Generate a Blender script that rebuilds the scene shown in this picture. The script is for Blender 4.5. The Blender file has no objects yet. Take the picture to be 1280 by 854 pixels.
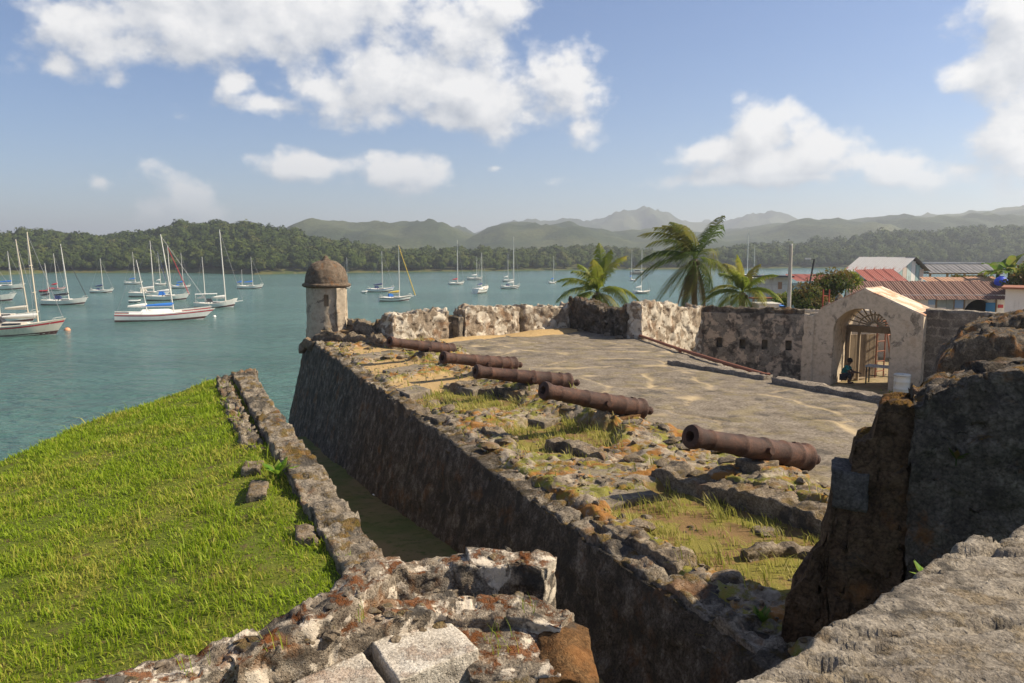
import bpy, bmesh, math, random
import numpy as np
from mathutils import Vector, Matrix
R = math.radians
rnd = random.Random(7)
rng = np.random.default_rng(7)
SC = bpy.context.scene
COL = SC.collection

# ------------------------------------------------------------------ camera, sky, sun, exposure
FPX, EYE = 980.0, 10.5
PITCH = math.atan((427 - 315) / FPX)
cam_d = bpy.data.cameras.new('camera'); cam = bpy.data.objects.new('camera', cam_d); COL.objects.link(cam)
cam.location = (0, 0, EYE); cam.rotation_euler = (math.pi / 2 - PITCH, 0, 0)
cam_d.sensor_fit = 'HORIZONTAL'; cam_d.sensor_width = 36; cam_d.lens = 36 * FPX / 1280
cam_d.clip_start = 0.05; cam_d.clip_end = 20000
SC.camera = cam
SUN_AZ, SUN_EL = R(85), R(42)            # azimuth clockwise from +Y (the view direction)
sun_d = bpy.data.lights.new('sun', 'SUN'); sun = bpy.data.objects.new('sun', sun_d); COL.objects.link(sun)
sun_d.energy = 5.0; sun_d.angle = R(0.5); sun_d.color = (1.0, 0.88, 0.68)
SUNV = Vector((math.sin(SUN_AZ) * math.cos(SUN_EL), math.cos(SUN_AZ) * math.cos(SUN_EL), math.sin(SUN_EL)))
sun.rotation_euler = SUNV.to_track_quat('Z', 'Y').to_euler(); sun.location = (60, 20, 60)
SC.view_settings.view_transform = 'Standard'; SC.view_settings.look = 'None'
SC.view_settings.exposure = 0.72; SC.view_settings.gamma = 1.0
SC.render.engine = 'CYCLES'
SC.cycles.use_denoising = True
SC.cycles.max_bounces = 4; SC.cycles.diffuse_bounces = 3; SC.cycles.glossy_bounces = 2; SC.cycles.volume_bounces = 0; SC.cycles.transparent_max_bounces = 8
SC.cycles.caustics_reflective = False; SC.cycles.caustics_refractive = False
SC.cycles.sample_clamp_indirect = 6

def ray(x, y):
    dx, dy = (x - 640) / FPX, (427 - y) / FPX
    return dx, math.cos(PITCH) + dy * math.sin(PITCH), -math.sin(PITCH) + dy * math.cos(PITCH)
def at(x, y, z):                       # where the line of sight meets the level z
    a = ray(x, y); t = (z - EYE) / a[2]; return a[0] * t, a[1] * t
def upy(x, y, Y):                      # ... and the upright plane at distance Y
    a = ray(x, y); t = Y / a[1]; return a[0] * t, EYE + a[2] * t

class NT:
    """small helper for node trees"""
    def __init__(s, tree): s.t = tree
    def n(s, typ, ins=None, **props):
        nd = s.t.nodes.new(typ)
        for k, v in props.items(): setattr(nd, k, v)
        for k, v in (ins or {}).items(): s.set(nd.inputs[k], v)
        return nd
    def set(s, sock, v):
        if isinstance(v, bpy.types.Node): v = v.outputs[0]
        if isinstance(v, bpy.types.NodeSocket): s.t.links.new(v, sock)
        else: sock.default_value = v
    def m(s, op, a, b=0.0, c=None, clamp=False):
        nd = s.n('ShaderNodeMath', operation=op, use_clamp=clamp)
        s.set(nd.inputs[0], a); s.set(nd.inputs[1], b)
        if c is not None: s.set(nd.inputs[2], c)
        return nd.outputs[0]
    def v(s, op, a, b=(0, 0, 0), scale=None):
        nd = s.n('ShaderNodeVectorMath', operation=op); s.set(nd.inputs[0], a); s.set(nd.inputs[1], b)
        if scale is not None: s.set(nd.inputs[3], scale)
        return nd.outputs['Value'] if op in ('LENGTH', 'DOT_PRODUCT', 'DISTANCE') else nd.outputs[0]
    def noise(s, vec, scale, detail=5, rough=.6, dist=0.0, col=False):
        nd = s.n('ShaderNodeTexNoise', {'Vector': vec, 'Scale': scale, 'Detail': detail, 'Roughness': rough, 'Distortion': dist})
        return nd.outputs['Color' if col else 'Fac']
    def vor(s, vec, scale, feature='F1', out='Distance', rand=1.0):
        nd = s.n('ShaderNodeTexVoronoi', {'Vector': vec, 'Scale': scale, 'Randomness': rand}, feature=feature)
        return nd.outputs[out]
    def mr(s, v, a, b, c=0.0, d=1.0, smooth=True):
        nd = s.n('ShaderNodeMapRange', {0: v, 1: a, 2: b, 3: c, 4: d}, interpolation_type='SMOOTHSTEP' if smooth else 'LINEAR')
        return nd.outputs[0]
    def mix(s, f, a, b, typ='MIX'):
        nd = s.n('ShaderNodeMix', data_type='RGBA', blend_type=typ)
        s.set(nd.inputs[0], f)
        for i, x in ((6, a), (7, b)):
            s.set(nd.inputs[i], tuple(x) + (1,) if isinstance(x, (tuple, list)) and len(x) == 3 else x)
        return nd.outputs[2]
    def ramp(s, f, stops):
        nd = s.n('ShaderNodeValToRGB', {0: f}); e = nd.color_ramp.elements
        while len(e) < len(stops): e.new(0.5)
        for el, (p, c) in zip(e, stops): el.position = p; el.color = tuple(c) + (1,) if len(c) == 3 else c
        return nd.outputs[0]

def build_world():
    w = bpy.data.worlds.new('World'); SC.world = w; w.use_nodes = True
    t = NT(w.node_tree); w.node_tree.nodes.clear()
    out = t.n('ShaderNodeOutputWorld'); bg = t.n('ShaderNodeBackground')
    w.node_tree.links.new(bg.outputs[0], out.inputs[0])
    sky = t.n('ShaderNodeTexSky', sky_type='NISHITA', sun_disc=False, sun_elevation=SUN_EL, sun_rotation=SUN_AZ,
              altitude=0, air_density=1.0, dust_density=0.45, ozone_density=3.2)
    d = t.n('ShaderNodeTexCoord').outputs['Generated']
    sep = t.n('ShaderNodeSeparateXYZ', {0: d})
    az = t.m('ARCTAN2', sep.outputs[0], sep.outputs[1]); el = t.m('ARCSINE', sep.outputs[2])
    ae = t.n('ShaderNodeCombineXYZ', {0: az, 1: el}).outputs[0]
    # clouds seen in the frame, (x, y, rx, ry, weight); more of the same kind drift over the rest of the sky
    B = [(130, 25, 85, 60, .9), (210, 25, 120, 62, 1), (320, 15, 140, 58, 1), (430, 5, 100, 45, 1), (75, 75, 42, 45, .55), (150, 95, 50, 26, .55), (60, 20, 40, 40, .5),
         (500, 95, 90, 60, 1), (560, 45, 62, 46, 1), (600, 120, 105, 45, 1), (700, 110, 60, 52, 1), (725, 162, 55, 24, .8), (400, 112, 62, 32, .9), (340, 132, 66, 18, .8),
         (295, 103, 30, 16, .8), (640, 8, 42, 30, .9), (545, 148, 125, 24, .85), (225, 250, 40, 38, 1.0), (395, 212, 80, 20, .95), (345, 205, 28, 20, .8), (500, 214, 72, 24, .95),
         (570, 232, 40, 10, .4), (622, 210, 32, 9, .4), (125, 228, 16, 13, .7), (690, 228, 40, 16, .6), (955, 170, 46, 38, 1.1), (900, 190, 58, 24, 1), (990, 200, 80, 26, 1.1), (1065, 207, 70, 20, .95), (1000, 222, 150, 13, .8),
         (1115, 212, 46, 22, .9), (1155, 222, 60, 20, .8), (1258, 66, 50, 52, 1), (1285, 20, 44, 50, 1), (1256, 120, 44, 42, .9), (1272, 165, 60, 62, 1), (1220, 165, 26, 16, .5), (1236, 182, 22, 13, .7), (1200, 214, 70, 22, .7)]
    blobs = []
    for x, y, rx, ry, wt in B:
        a = ray(x, y); h = math.hypot(a[0], a[1]); k = 1 / FPX
        blobs.append((math.atan2(a[0], a[1]), math.atan2(a[2], h), rx * k * 1.38, ry * k * 1.38, wt))
    g = bpy.data.node_groups.new('cloud_field', 'ShaderNodeTree')
    g.interface.new_socket('P', in_out='INPUT', socket_type='NodeSocketVector')
    g.interface.new_socket('D', in_out='OUTPUT', socket_type='NodeSocketFloat')
    q = NT(g); gi = q.n('NodeGroupInput').outputs[0]; go = q.n('NodeGroupOutput')
    F = None
    for a0, e0, ra, re, wt in blobs:
        L = q.v('LENGTH', q.v('MULTIPLY', q.v('SUBTRACT', gi, (a0, e0, 0)), (1 / ra, 1 / re, 0)))
        f = q.m('MULTIPLY_ADD', L, -1.0, wt)
        F = f if F is None else q.m('SMOOTH_MAX', F, f, .12)
    # the rest of the sky: broad cloud patches, kept clear of the part of the sky the list above describes
    sp = q.n('ShaderNodeSeparateXYZ', {0: gi})
    inside = q.m('MULTIPLY', q.mr(q.m('ABSOLUTE', sp.outputs[0]), .66, .56), q.mr(sp.outputs[1], .36, .30))
    patch = q.m('SUBTRACT', q.m('MULTIPLY', q.n('ShaderNodeTexNoise', {'Vector': q.v('MULTIPLY', gi, (1, 1.7, 1)), 'Scale': 3.2, 'Detail': 2.0}, noise_dimensions='2D').outputs['Fac'], 3.2), 1.75)
    patch = q.m('SUBTRACT', patch, q.m('MULTIPLY', inside, 3.0))
    F = q.m('MAXIMUM', F, patch)
    st = q.v('MULTIPLY', gi, (1, 1.35, 1))
    def n2d(vec, scale, detail, rough): return q.n('ShaderNodeTexNoise', {'Vector': vec, 'Scale': scale, 'Detail': detail, 'Roughness': rough}, noise_dimensions='2D')
    nn = n2d(st, 13, 8, .57); n1 = nn.outputs['Fac']
    bil = q.n('ShaderNodeTexVoronoi', {'Vector': q.v('ADD', st, q.v('SCALE', nn.outputs['Color'], scale=.05)), 'Scale': 26.0, 'Detail': 1.0}, feature='F1', voronoi_dimensions='2D').outputs['Distance']
    D = q.m('ADD', F, q.m('MULTIPLY', q.m('SUBTRACT', n1, .5), 1.7))
    D = q.m('ADD', D, q.m('MULTIPLY', q.m('SUBTRACT', .42, bil), .22))
    q.set(go.inputs[0], D)
    def field(p):
        nd = t.n('ShaderNodeGroup'); nd.node_tree = g; t.set(nd.inputs[0], p); return nd.outputs[0]
    D0 = field(ae); D1 = field(t.v('ADD', ae, (.016, .026, 0)))
    alpha = t.mr(D0, .04, .60)
    alpha = t.m('MULTIPLY', alpha, t.mr(el, .0, .12, .25, .97))
    lit = t.m('ADD', .66, t.m('MULTIPLY', t.m('SUBTRACT', D0, D1), .85), clamp=True)
    lit = t.m('MULTIPLY', lit, t.mr(D0, .9, 2.0, 1.0, .93))
    ccol = t.mix(lit, (3.7, 4.1, 4.8), (8.4, 8.3, 8.2))
    col = t.mix(alpha, t.mix(1.0, sky.outputs[0], (.93, .93, 1.04), 'MULTIPLY'), ccol)
    t.set(bg.inputs[0], col); bg.inputs[1].default_value = 0.072
    w.cycles.sampling_method = 'MANUAL'; w.cycles.sample_map_resolution = 256
build_world()

# ------------------------------------------------------------------ numeric noise
_perm = np.concatenate([rng.permutation(256)] * 3)
_grad = rng.normal(size=(256, 3)); _grad /= np.linalg.norm(_grad, axis=1)[:, None]
def perlin(p):
    p = np.asarray(p, float); i = np.floor(p).astype(int); f = p - i; i &= 255
    u = f * f * f * (f * (f * 6 - 15) + 10); r = 0
    for dx in (0, 1):
        for dy in (0, 1):
            for dz in (0, 1):
                h = _perm[_perm[_perm[(i[..., 0] + dx) & 255] + ((i[..., 1] + dy) & 255)] + ((i[..., 2] + dz) & 255)]
                g = _grad[h & 255]
                d = g[..., 0] * (f[..., 0] - dx) + g[..., 1] * (f[..., 1] - dy) + g[..., 2] * (f[..., 2] - dz)
                wx = u[..., 0] if dx else 1 - u[..., 0]; wy = u[..., 1] if dy else 1 - u[..., 1]; wz = u[..., 2] if dz else 1 - u[..., 2]
                r = r + d * wx * wy * wz
    return r * 1.6
def fbm(p, oct=4, gain=.5, lac=2.03):
    p = np.asarray(p, float); a = 1.0; s = 0; t = 0
    for k in range(oct):
        s = s + a * perlin(p + 17.3 * k); t += a; a *= gain; p = p * lac
    return s / t
def ridged(p, oct=4, gain=.55, lac=2.1):
    p = np.asarray(p, float); a = 1.0; s = 0; t = 0
    for k in range(oct):
        s = s + a * (1 - 2 * np.abs(perlin(p + 9.7 * k))); t += a; a *= gain; p = p * lac
    return s / t
_rt = rng.random((256, 3))
def cells(p):
    """cellular noise: distance to the nearest and second feature, and the nearest cell's random triple"""
    p = np.asarray(p, float); sh = p.shape; p = p.reshape(-1, 3); i = np.floor(p).astype(int); f1 = np.full(len(p), 9.0); f2 = f1.copy(); rid = np.zeros(len(p), int)
    for dx in (-1, 0, 1):
        for dy in (-1, 0, 1):
            for dz in (-1, 0, 1):
                c = i + (dx, dy, dz); h = _perm[_perm[_perm[c[:, 0] & 255] + (c[:, 1] & 255)] + (c[:, 2] & 255)] & 255
                d = np.linalg.norm(c + _rt[h] - p, axis=1); near = d < f1; f2 = np.where(near, f1, np.minimum(f2, d)); f1 = np.where(near, d, f1); rid = np.where(near, h, rid)
    return f1.reshape(sh[:-1]), f2.reshape(sh[:-1]), _rt[(rid * 7 + 3) & 255].reshape(sh)
def P3(x, y, z=0): return np.stack(np.broadcast_arrays(np.asarray(x, float), np.asarray(y, float), np.asarray(z, float)), -1)
def vnoise(p, oct=4): return np.stack([fbm(p + o, oct) for o in (0.0, 31.7, 67.1)], -1)
def sstep(a, b, x):
    t = np.clip((x - a) / (b - a), 0, 1); return t * t * (3 - 2 * t)
def pip(px, py, poly):
    inside = np.zeros(np.shape(px), bool); n = len(poly); j = n - 1
    for i in range(n):
        xi, yi = poly[i]; xj, yj = poly[j]
        c = ((yi > py) != (yj > py)) & (px < (xj - xi) * (py - yi) / (yj - yi + 1e-12) + xi)
        inside ^= c; j = i
    return inside

# ------------------------------------------------------------------ mesh helpers
def raw_mesh(name, V, faces, smooth=True, sharp=None):
    """faces: list of int arrays (n,k)"""
    me = bpy.data.meshes.new(name); V = np.asarray(V, np.float32)
    faces = [np.asarray(f, np.int32) for f in faces if len(f)]
    me.vertices.add(len(V)); me.vertices.foreach_set('co', V.ravel())
    nl = sum(f.size for f in faces); npoly = sum(len(f) for f in faces)
    me.loops.add(nl); me.polygons.add(npoly)
    me.loops.foreach_set('vertex_index', np.concatenate([f.ravel() for f in faces]))
    ls, st = [], 0
    for f in faces:
        ls.append(st + np.arange(len(f)) * f.shape[1]); st += f.size
    me.polygons.foreach_set('loop_start', np.concatenate(ls).astype(np.int32))
    me.polygons.foreach_set('use_smooth', np.full(npoly, bool(smooth)))
    me.update(calc_edges=True); me.validate()
    if sharp is not None: me.set_sharp_from_angle(angle=R(sharp))
    return me
def tint_attr(me, vals):
    a = me.attributes.new('tint', 'FLOAT', 'POINT'); a.data.foreach_set('value', np.asarray(vals, np.float32))
def link(name, me, mat=None, parent=None):
    o = bpy.data.objects.new(name, me); COL.objects.link(o)
    if mat is not None and not me.materials: me.materials.append(mat)
    if parent is not None: o.parent = parent
    return o
def tag(o, label=None, cat=None, group=None, kind=None):
    if label: o['label'] = label
    if cat: o['category'] = cat
    if group: o['group'] = group
    if kind: o['kind'] = kind
    return o
def root(name, label, cat, loc=(0, 0, 0), rz=0.0, group=None):
    o = bpy.data.objects.new(name, None); COL.objects.link(o); o.location = loc; o.rotation_euler = (0, 0, rz)
    o.empty_display_size = .2
    return tag(o, label, cat, group)
def struct(o, label=None): return tag(o, label, kind='structure')
def copy_tree(o, parent=None):
    c = o.copy(); COL.objects.link(c); c.parent = parent
    for ch in o.children: copy_tree(ch, c)
    return c
def grid_faces(nu, nv, off=0, mask=None):
    i = np.arange(nu - 1)[:, None] * nv + np.arange(nv - 1)[None, :] + off
    f = np.stack([i, i + nv, i + nv + 1, i + 1], -1)
    return f[mask] if mask is not None else f.reshape(-1, 4)

class MB:
    """collects simple solids, then builds ONE mesh object"""
    def __init__(s): s.V = []; s.F = []
    def add(s, V, F, M=None):
        o = len(s.V)
        for v in V: s.V.append(tuple(M @ Vector(v)) if M is not None else tuple(v))
        for f in F: s.F.append(tuple(i + o for i in f))
        return s
    def box(s, c, d, rz=0, M=None):
        x, y, z = (k / 2 for k in d)
        V = [(a * x, b * y, e * z) for a in (-1, 1) for b in (-1, 1) for e in (-1, 1)]
        F = [(0, 1, 3, 2), (4, 6, 7, 5), (0, 4, 5, 1), (2, 3, 7, 6), (0, 2, 6, 4), (1, 5, 7, 3)]
        T = Matrix.Translation(c) @ Matrix.Rotation(rz, 4, 'Z')
        return s.add(V, F, (M @ T) if M is not None else T)
    def hexa(s, b, t):
        V = list(b) + list(t)
        return s.add(V, [(3, 2, 1, 0), (4, 5, 6, 7), (0, 1, 5, 4), (1, 2, 6, 5), (2, 3, 7, 6), (3, 0, 4, 7)])
    def prism(s, poly, z0, z1):
        n = len(poly); V = [(x, y, z0) for x, y in poly] + [(x, y, z1) for x, y in poly]
        F = [tuple(range(n - 1, -1, -1)), tuple(range(n, 2 * n))] + [(i, (i + 1) % n, n + (i + 1) % n, n + i) for i in range(n)]
        return s.add(V, F)
    def tube(s, pts, r, n=8, cap=True):
        pts = [Vector(p) for p in pts]; rs = r if isinstance(r, (list, tuple)) else [r] * len(pts)
        o = len(s.V); up = None
        for i, p in enumerate(pts):
            t = (pts[min(i + 1, len(pts) - 1)] - pts[max(i - 1, 0)]).normalized()
            if up is None: up = Vector((0, 0, 1)) if abs(t.z) < .9 else Vector((1, 0, 0))
            a = t.cross(up).normalized(); b = a.cross(t).normalized(); up = b
            for k in range(n):
                q = 2 * math.pi * k / n; s.V.append(tuple(p + (a * math.cos(q) + b * math.sin(q)) * rs[i]))
        for i in range(len(pts) - 1):
            for k in range(n):
                k2 = (k + 1) % n; s.F.append((o + i * n + k, o + i * n + k2, o + (i + 1) * n + k2, o + (i + 1) * n + k))
        if cap:
            s.F.append(tuple(o + k for k in range(n - 1, -1, -1))); e = o + (len(pts) - 1) * n; s.F.append(tuple(e + k for k in range(n)))
        return s
    def lathe(s, prof, n=24, axis='Z'):
        o = len(s.V)
        for r, h in prof:
            for k in range(n):
                q = 2 * math.pi * k / n
                s.V.append((r * math.cos(q), r * math.sin(q), h) if axis == 'Z' else (h, r * math.cos(q), r * math.sin(q)))
        for i in range(len(prof) - 1):
            for k in range(n):
                k2 = (k + 1) % n; s.F.append((o + i * n + k, o + i * n + k2, o + (i + 1) * n + k2, o + (i + 1) * n + k))
        s.F.append(tuple(o + k for k in range(n - 1, -1, -1))); e = o + (len(prof) - 1) * n; s.F.append(tuple(e + k for k in range(n)))
        return s
    def mesh(s, name, smooth=False, sharp=35):
        me = bpy.data.meshes.new(name); me.from_pydata(s.V, [], s.F)
        bm = bmesh.new(); bm.from_mesh(me); bmesh.ops.recalc_face_normals(bm, faces=bm.faces); bm.to_mesh(me); bm.free()
        if smooth:
            me.shade_smooth(); me.set_sharp_from_angle(angle=R(sharp))
        return me
    def build(s, name, mat, parent=None, smooth=False, sharp=35): return link(name, s.mesh(name, smooth, sharp), mat, parent)

# ------------------------------------------------------------------ materials
MATS = {}
def new_mat(name):
    m = bpy.data.materials.new(name); m.use_nodes = True; m.node_tree.nodes.clear()
    t = NT(m.node_tree); out = t.n('ShaderNodeOutputMaterial'); MATS[name] = m
    return m, t, out
def principled(t, out, color, rough=.8, bump=None, dist=.02, strength=1.0, metal=0.0, spec=.3, **kw):
    b = t.n('ShaderNodeBsdfPrincipled')
    t.set(b.inputs['Base Color'], tuple(color) + (1,) if isinstance(color, (tuple, list)) and len(color) == 3 else color)
    t.set(b.inputs['Roughness'], rough); t.set(b.inputs['Metallic'], metal); t.set(b.inputs['Specular IOR Level'], spec)
    for k, v in kw.items(): t.set(b.inputs[k], v)
    if bump is not None:
        bn = t.n('ShaderNodeBump', {'Strength': strength, 'Distance': dist, 'Height': bump}); t.set(b.inputs['Normal'], bn.outputs[0])
    t.t.links.new(b.outputs[0], out.inputs[0]); return b
def plain(name, color, rough=.6, var=.12, scale=6, metal=0.0, spec=.4, bump=.15, dirt=0.0):
    """painted / worn plain surface with some mottling"""
    m, t, out = new_mat(name); p = t.n('ShaderNodeNewGeometry').outputs['Position']
    n = t.noise(p, scale, 6, .6); n2 = t.noise(p, scale * 7, 3, .6)
    f = t.m('ADD', t.m('MULTIPLY', t.m('SUBTRACT', n, .5), var * 3), t.m('MULTIPLY', t.m('SUBTRACT', n2, .5), var * 1.5))
    c = t.mix(1.0, color, t.n('ShaderNodeCombineColor', {0: t.m('ADD', f, 1), 1: t.m('ADD', f, 1), 2: t.m('ADD', f, 1)}).outputs[0], 'MULTIPLY')
    if dirt:
        z = t.v('MULTIPLY', p, (1, 1, .25)); c = t.mix(t.m('MULTIPLY', t.mr(t.noise(z, scale * .8, 6, .65), .5, .68), dirt), c, (.06, .045, .03))
    principled(t, out, c, rough, n2, .004, bump, metal, spec); return m
def stone(name, cols, dark=(.03, .027, .024), dark_amt=.5, dark_thr=.52, streak=False, moss=None, moss_amt=.6, scale=1.0, rust=0.0, bumpd=.03, plaster=None, pl_thr=.5, rough=.95, blocks=None, fill=None, vein=.4):
    m, t, out = new_mat(name); g = t.n('ShaderNodeNewGeometry'); p = g.outputs['Position']
    n2 = t.noise(p, 4.5 * scale, 8, .66, .3); n3 = t.noise(p, 34 * scale, 5, .65); n1 = t.noise(p, .9 * scale, 6, .6, .4)
    k = (len(cols) - 1); c = t.ramp(n2, [(.30 + .4 * i / k, col) for i, col in enumerate(cols)])
    c = t.mix(.7, c, t.ramp(n3, [(.32, (.14, .13, .12)), (.62, (1.0, 1.0, 1.0))]), 'MULTIPLY')
    if vein: c = t.mix(vein, c, t.ramp(t.vor(p, 11 * scale, 'DISTANCE_TO_EDGE'), [(.0, (.3, .28, .26)), (.10, (1.0, 1.0, 1.0))]), 'MULTIPLY')
    pit = t.vor(p, 26 * scale); pm = t.mr(pit, .12, .34)
    n4 = t.noise(p, 95 * scale, 3, .6); height = t.m('ADD', t.m('MULTIPLY', n2, 1.2), t.m('MULTIPLY', n3, .75)); height = t.m('ADD', height, t.m('ADD', t.m('MULTIPLY', pm, .3), t.m('MULTIPLY', n4, .3)))
    if plaster is not None:
        pmk = t.mr(t.m('ADD', t.noise(p, 1.7 * scale, 8, .62, .5), t.m('MULTIPLY', n3, .06)), pl_thr, pl_thr + .035)
        pc = t.mix(t.mr(t.noise(p, 6 * scale, 6, .7), .4, .75), plaster, [x * .66 for x in plaster])
        pc = t.mix(.3, pc, t.ramp(n3, [(.3, (.6, .57, .52)), (.65, (1, 1, 1))]), 'MULTIPLY')
        c = t.mix(pmk, c, pc); height = t.m('ADD', t.m('MULTIPLY', height, t.m('SUBTRACT', 1.0, t.m('MULTIPLY', pmk, .65))), t.m('MULTIPLY', pmk, 1.1))
    if blocks:
        br = t.n('ShaderNodeTexBrick', {'Vector': t.v('ADD', t.n('ShaderNodeMapping', {0: p, 2: blocks[2]}).outputs[0], t.v('SCALE', t.noise(p, 3, 3, col=True), scale=.3)), 'Scale': 1.0, 'Mortar Size': .05, 'Mortar Smooth': .6, 'Brick Width': blocks[0], 'Row Height': blocks[1]})
        c = t.mix(t.m('MULTIPLY', t.m('SUBTRACT', 1.0, br.outputs['Fac']), t.mr(n1, .35, .6, .15, .8)), c, t.mix(n2, (.04, .035, .03), (.12, .1, .085)))
    if dark_amt > 0:
        ps = t.v('MULTIPLY', p, (1, 1, .55)) if streak else p
        dn = t.noise(ps, 2.2 * scale, 8, .68, .25)
        dn = t.m('ADD', t.m('MULTIPLY', dn, .7), t.m('MULTIPLY', n1, .3))
        dk = t.m('MULTIPLY', t.mr(dn, dark_thr, dark_thr + .09), dark_amt); c = t.mix(dk, c, t.mix(n3, dark, [x * 2.2 for x in dark]))
    if rust > 0:
        rm = t.m('MULTIPLY', t.mr(t.noise(p, 1.6 * scale, 7, .65), .54, .66), rust); c = t.mix(rm, c, t.mix(n2, (.16, .055, .018), (.34, .17, .06)))
    if moss is not None:
        nz = t.n('ShaderNodeSeparateXYZ', {0: g.outputs['Normal']}).outputs[2]
        mm = t.m('MULTIPLY', t.mr(nz, .35, .8), t.mr(t.noise(p, 3.4 * scale, 8, .7), .50, .60))
        mc = t.mix(t.noise(p, 9, 4, .6), moss[0], moss[1]); c = t.mix(t.m('MULTIPLY', mm, moss_amt), c, mc)
        height = t.m('ADD', height, t.m('MULTIPLY', mm, t.noise(p, 60, 2, .5)))
    if fill is not None: c = t.mix(t.n('ShaderNodeAttribute', attribute_name='tint').outputs['Fac'], c, t.mix(n3, fill, [x * .7 for x in fill]))
    principled(t, out, c, rough, height, bumpd, .9, 0, .15)
    return m
MOSS = ((.10, .11, .015), (.22, .085, .015))
stone('weathered_stone', [(.16, .13, .10), (.30, .25, .19), (.44, .38, .30)], dark_amt=.85, dark_thr=.50, moss=MOSS, moss_amt=.7, rust=.5)
stone('rubble_stone', [(.13, .10, .075), (.25, .20, .145), (.38, .315, .235)], dark_amt=.8, dark_thr=.51, moss=MOSS, moss_amt=.45, rust=.35, bumpd=.02)
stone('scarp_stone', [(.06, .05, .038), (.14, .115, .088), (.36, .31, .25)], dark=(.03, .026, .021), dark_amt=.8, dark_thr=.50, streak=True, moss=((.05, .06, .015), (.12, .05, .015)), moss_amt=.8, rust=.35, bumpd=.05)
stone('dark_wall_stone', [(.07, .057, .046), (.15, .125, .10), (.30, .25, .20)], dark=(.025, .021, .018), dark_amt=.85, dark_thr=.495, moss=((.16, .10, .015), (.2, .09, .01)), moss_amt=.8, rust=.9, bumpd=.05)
stone('parapet_stone', [(.22, .17, .12), (.38, .30, .22), (.5, .42, .32)], dark_amt=.55, dark_thr=.56, plaster=(.58, .51, .41), pl_thr=.52, rust=.4)
stone('gate_plaster', [(.25, .2, .15), (.4, .34, .26), (.5, .44, .36)], dark_amt=.6, dark_thr=.56, streak=True, vein=0, plaster=(.60, .50, .38), pl_thr=.42, rust=.25, bumpd=.02)
stone('loophole_plaster', [(.16, .14, .12), (.26, .23, .19), (.36, .32, .27)], dark_amt=.9, dark_thr=.49, vein=0, plaster=(.46, .375, .29), pl_thr=.53, rust=.1, bumpd=.02)
stone('block_wall_stone', [(.26, .22, .18), (.36, .31, .25), (.46, .40, .33)], dark_amt=.8, dark_thr=.53, bumpd=.03, blocks=(.62, .34, (R(90), 0, 0)))
stone('tower_stone', [(.2, .15, .11), (.36, .29, .22), (.48, .41, .33)], dark_amt=.5, dark_thr=.58, plaster=(.48, .395, .295), pl_thr=.46, rust=.3, bumpd=.02)
stone('dome_stone', [(.13, .10, .075), (.24, .18, .13), (.36, .29, .22)], dark_amt=.6, dark_thr=.54, rust=.6, bumpd=.04, scale=2)
stone('white_block_stone', [(.38, .33, .27), (.58, .52, .44), (.70, .65, .57)], vein=0, dark_amt=.75, dark_thr=.55, rust=.25, moss=((.11, .04, .01), (.20, .06, .012)), moss_amt=.3, streak=True, bumpd=.012, scale=1.6)
stone('brown_block_stone', [(.07, .038, .016), (.16, .085, .036), (.25, .15, .07)], dark_amt=.75, dark_thr=.53, rust=.5, bumpd=.012, scale=1.6)
stone('ridge_stone', [(.13, .10, .075), (.33, .27, .205), (.58, .50, .40)], dark_amt=.92, dark_thr=.505, moss=((.11, .04, .01), (.20, .06, .012)), moss_amt=.9, rust=.6, bumpd=.025, scale=2.0, plaster=(.60, .52, .42), pl_thr=.55, vein=.3)
stone('slab_stone', vein=0, cols=[(.18, .15, .12), (.29, .25, .20), (.40, .35, .285)], dark_amt=.85, dark_thr=.52, moss=((.2, .09, .02), (.15, .12, .02)), moss_amt=.25, bumpd=.012, scale=1.8)
stone('paving_stone', [(.15, .12, .09), (.24, .20, .155), (.32, .27, .21)], scale=.55, dark_amt=.65, dark_thr=.515, moss=((.30, .23, .12), (.20, .17, .06)), moss_amt=.35, bumpd=.012, fill=(.50, .39, .24), vein=0)
stone('kerb_stone', [(.18, .15, .12), (.28, .235, .19), (.38, .33, .27)], dark_amt=.6, dark_thr=.55, bumpd=.02)
stone('brown_core', [(.07, .044, .027), (.15, .095, .056), (.25, .165, .10)], dark_amt=.7, dark_thr=.54, moss=((.16, .10, .015), (.2, .09, .01)), moss_amt=.8, rust=.7, bumpd=.05)
stone('grey_block', [(.08, .072, .065), (.12, .108, .098), (.16, .145, .13)], dark_amt=.4, dark_thr=.58, bumpd=.012)
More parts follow.
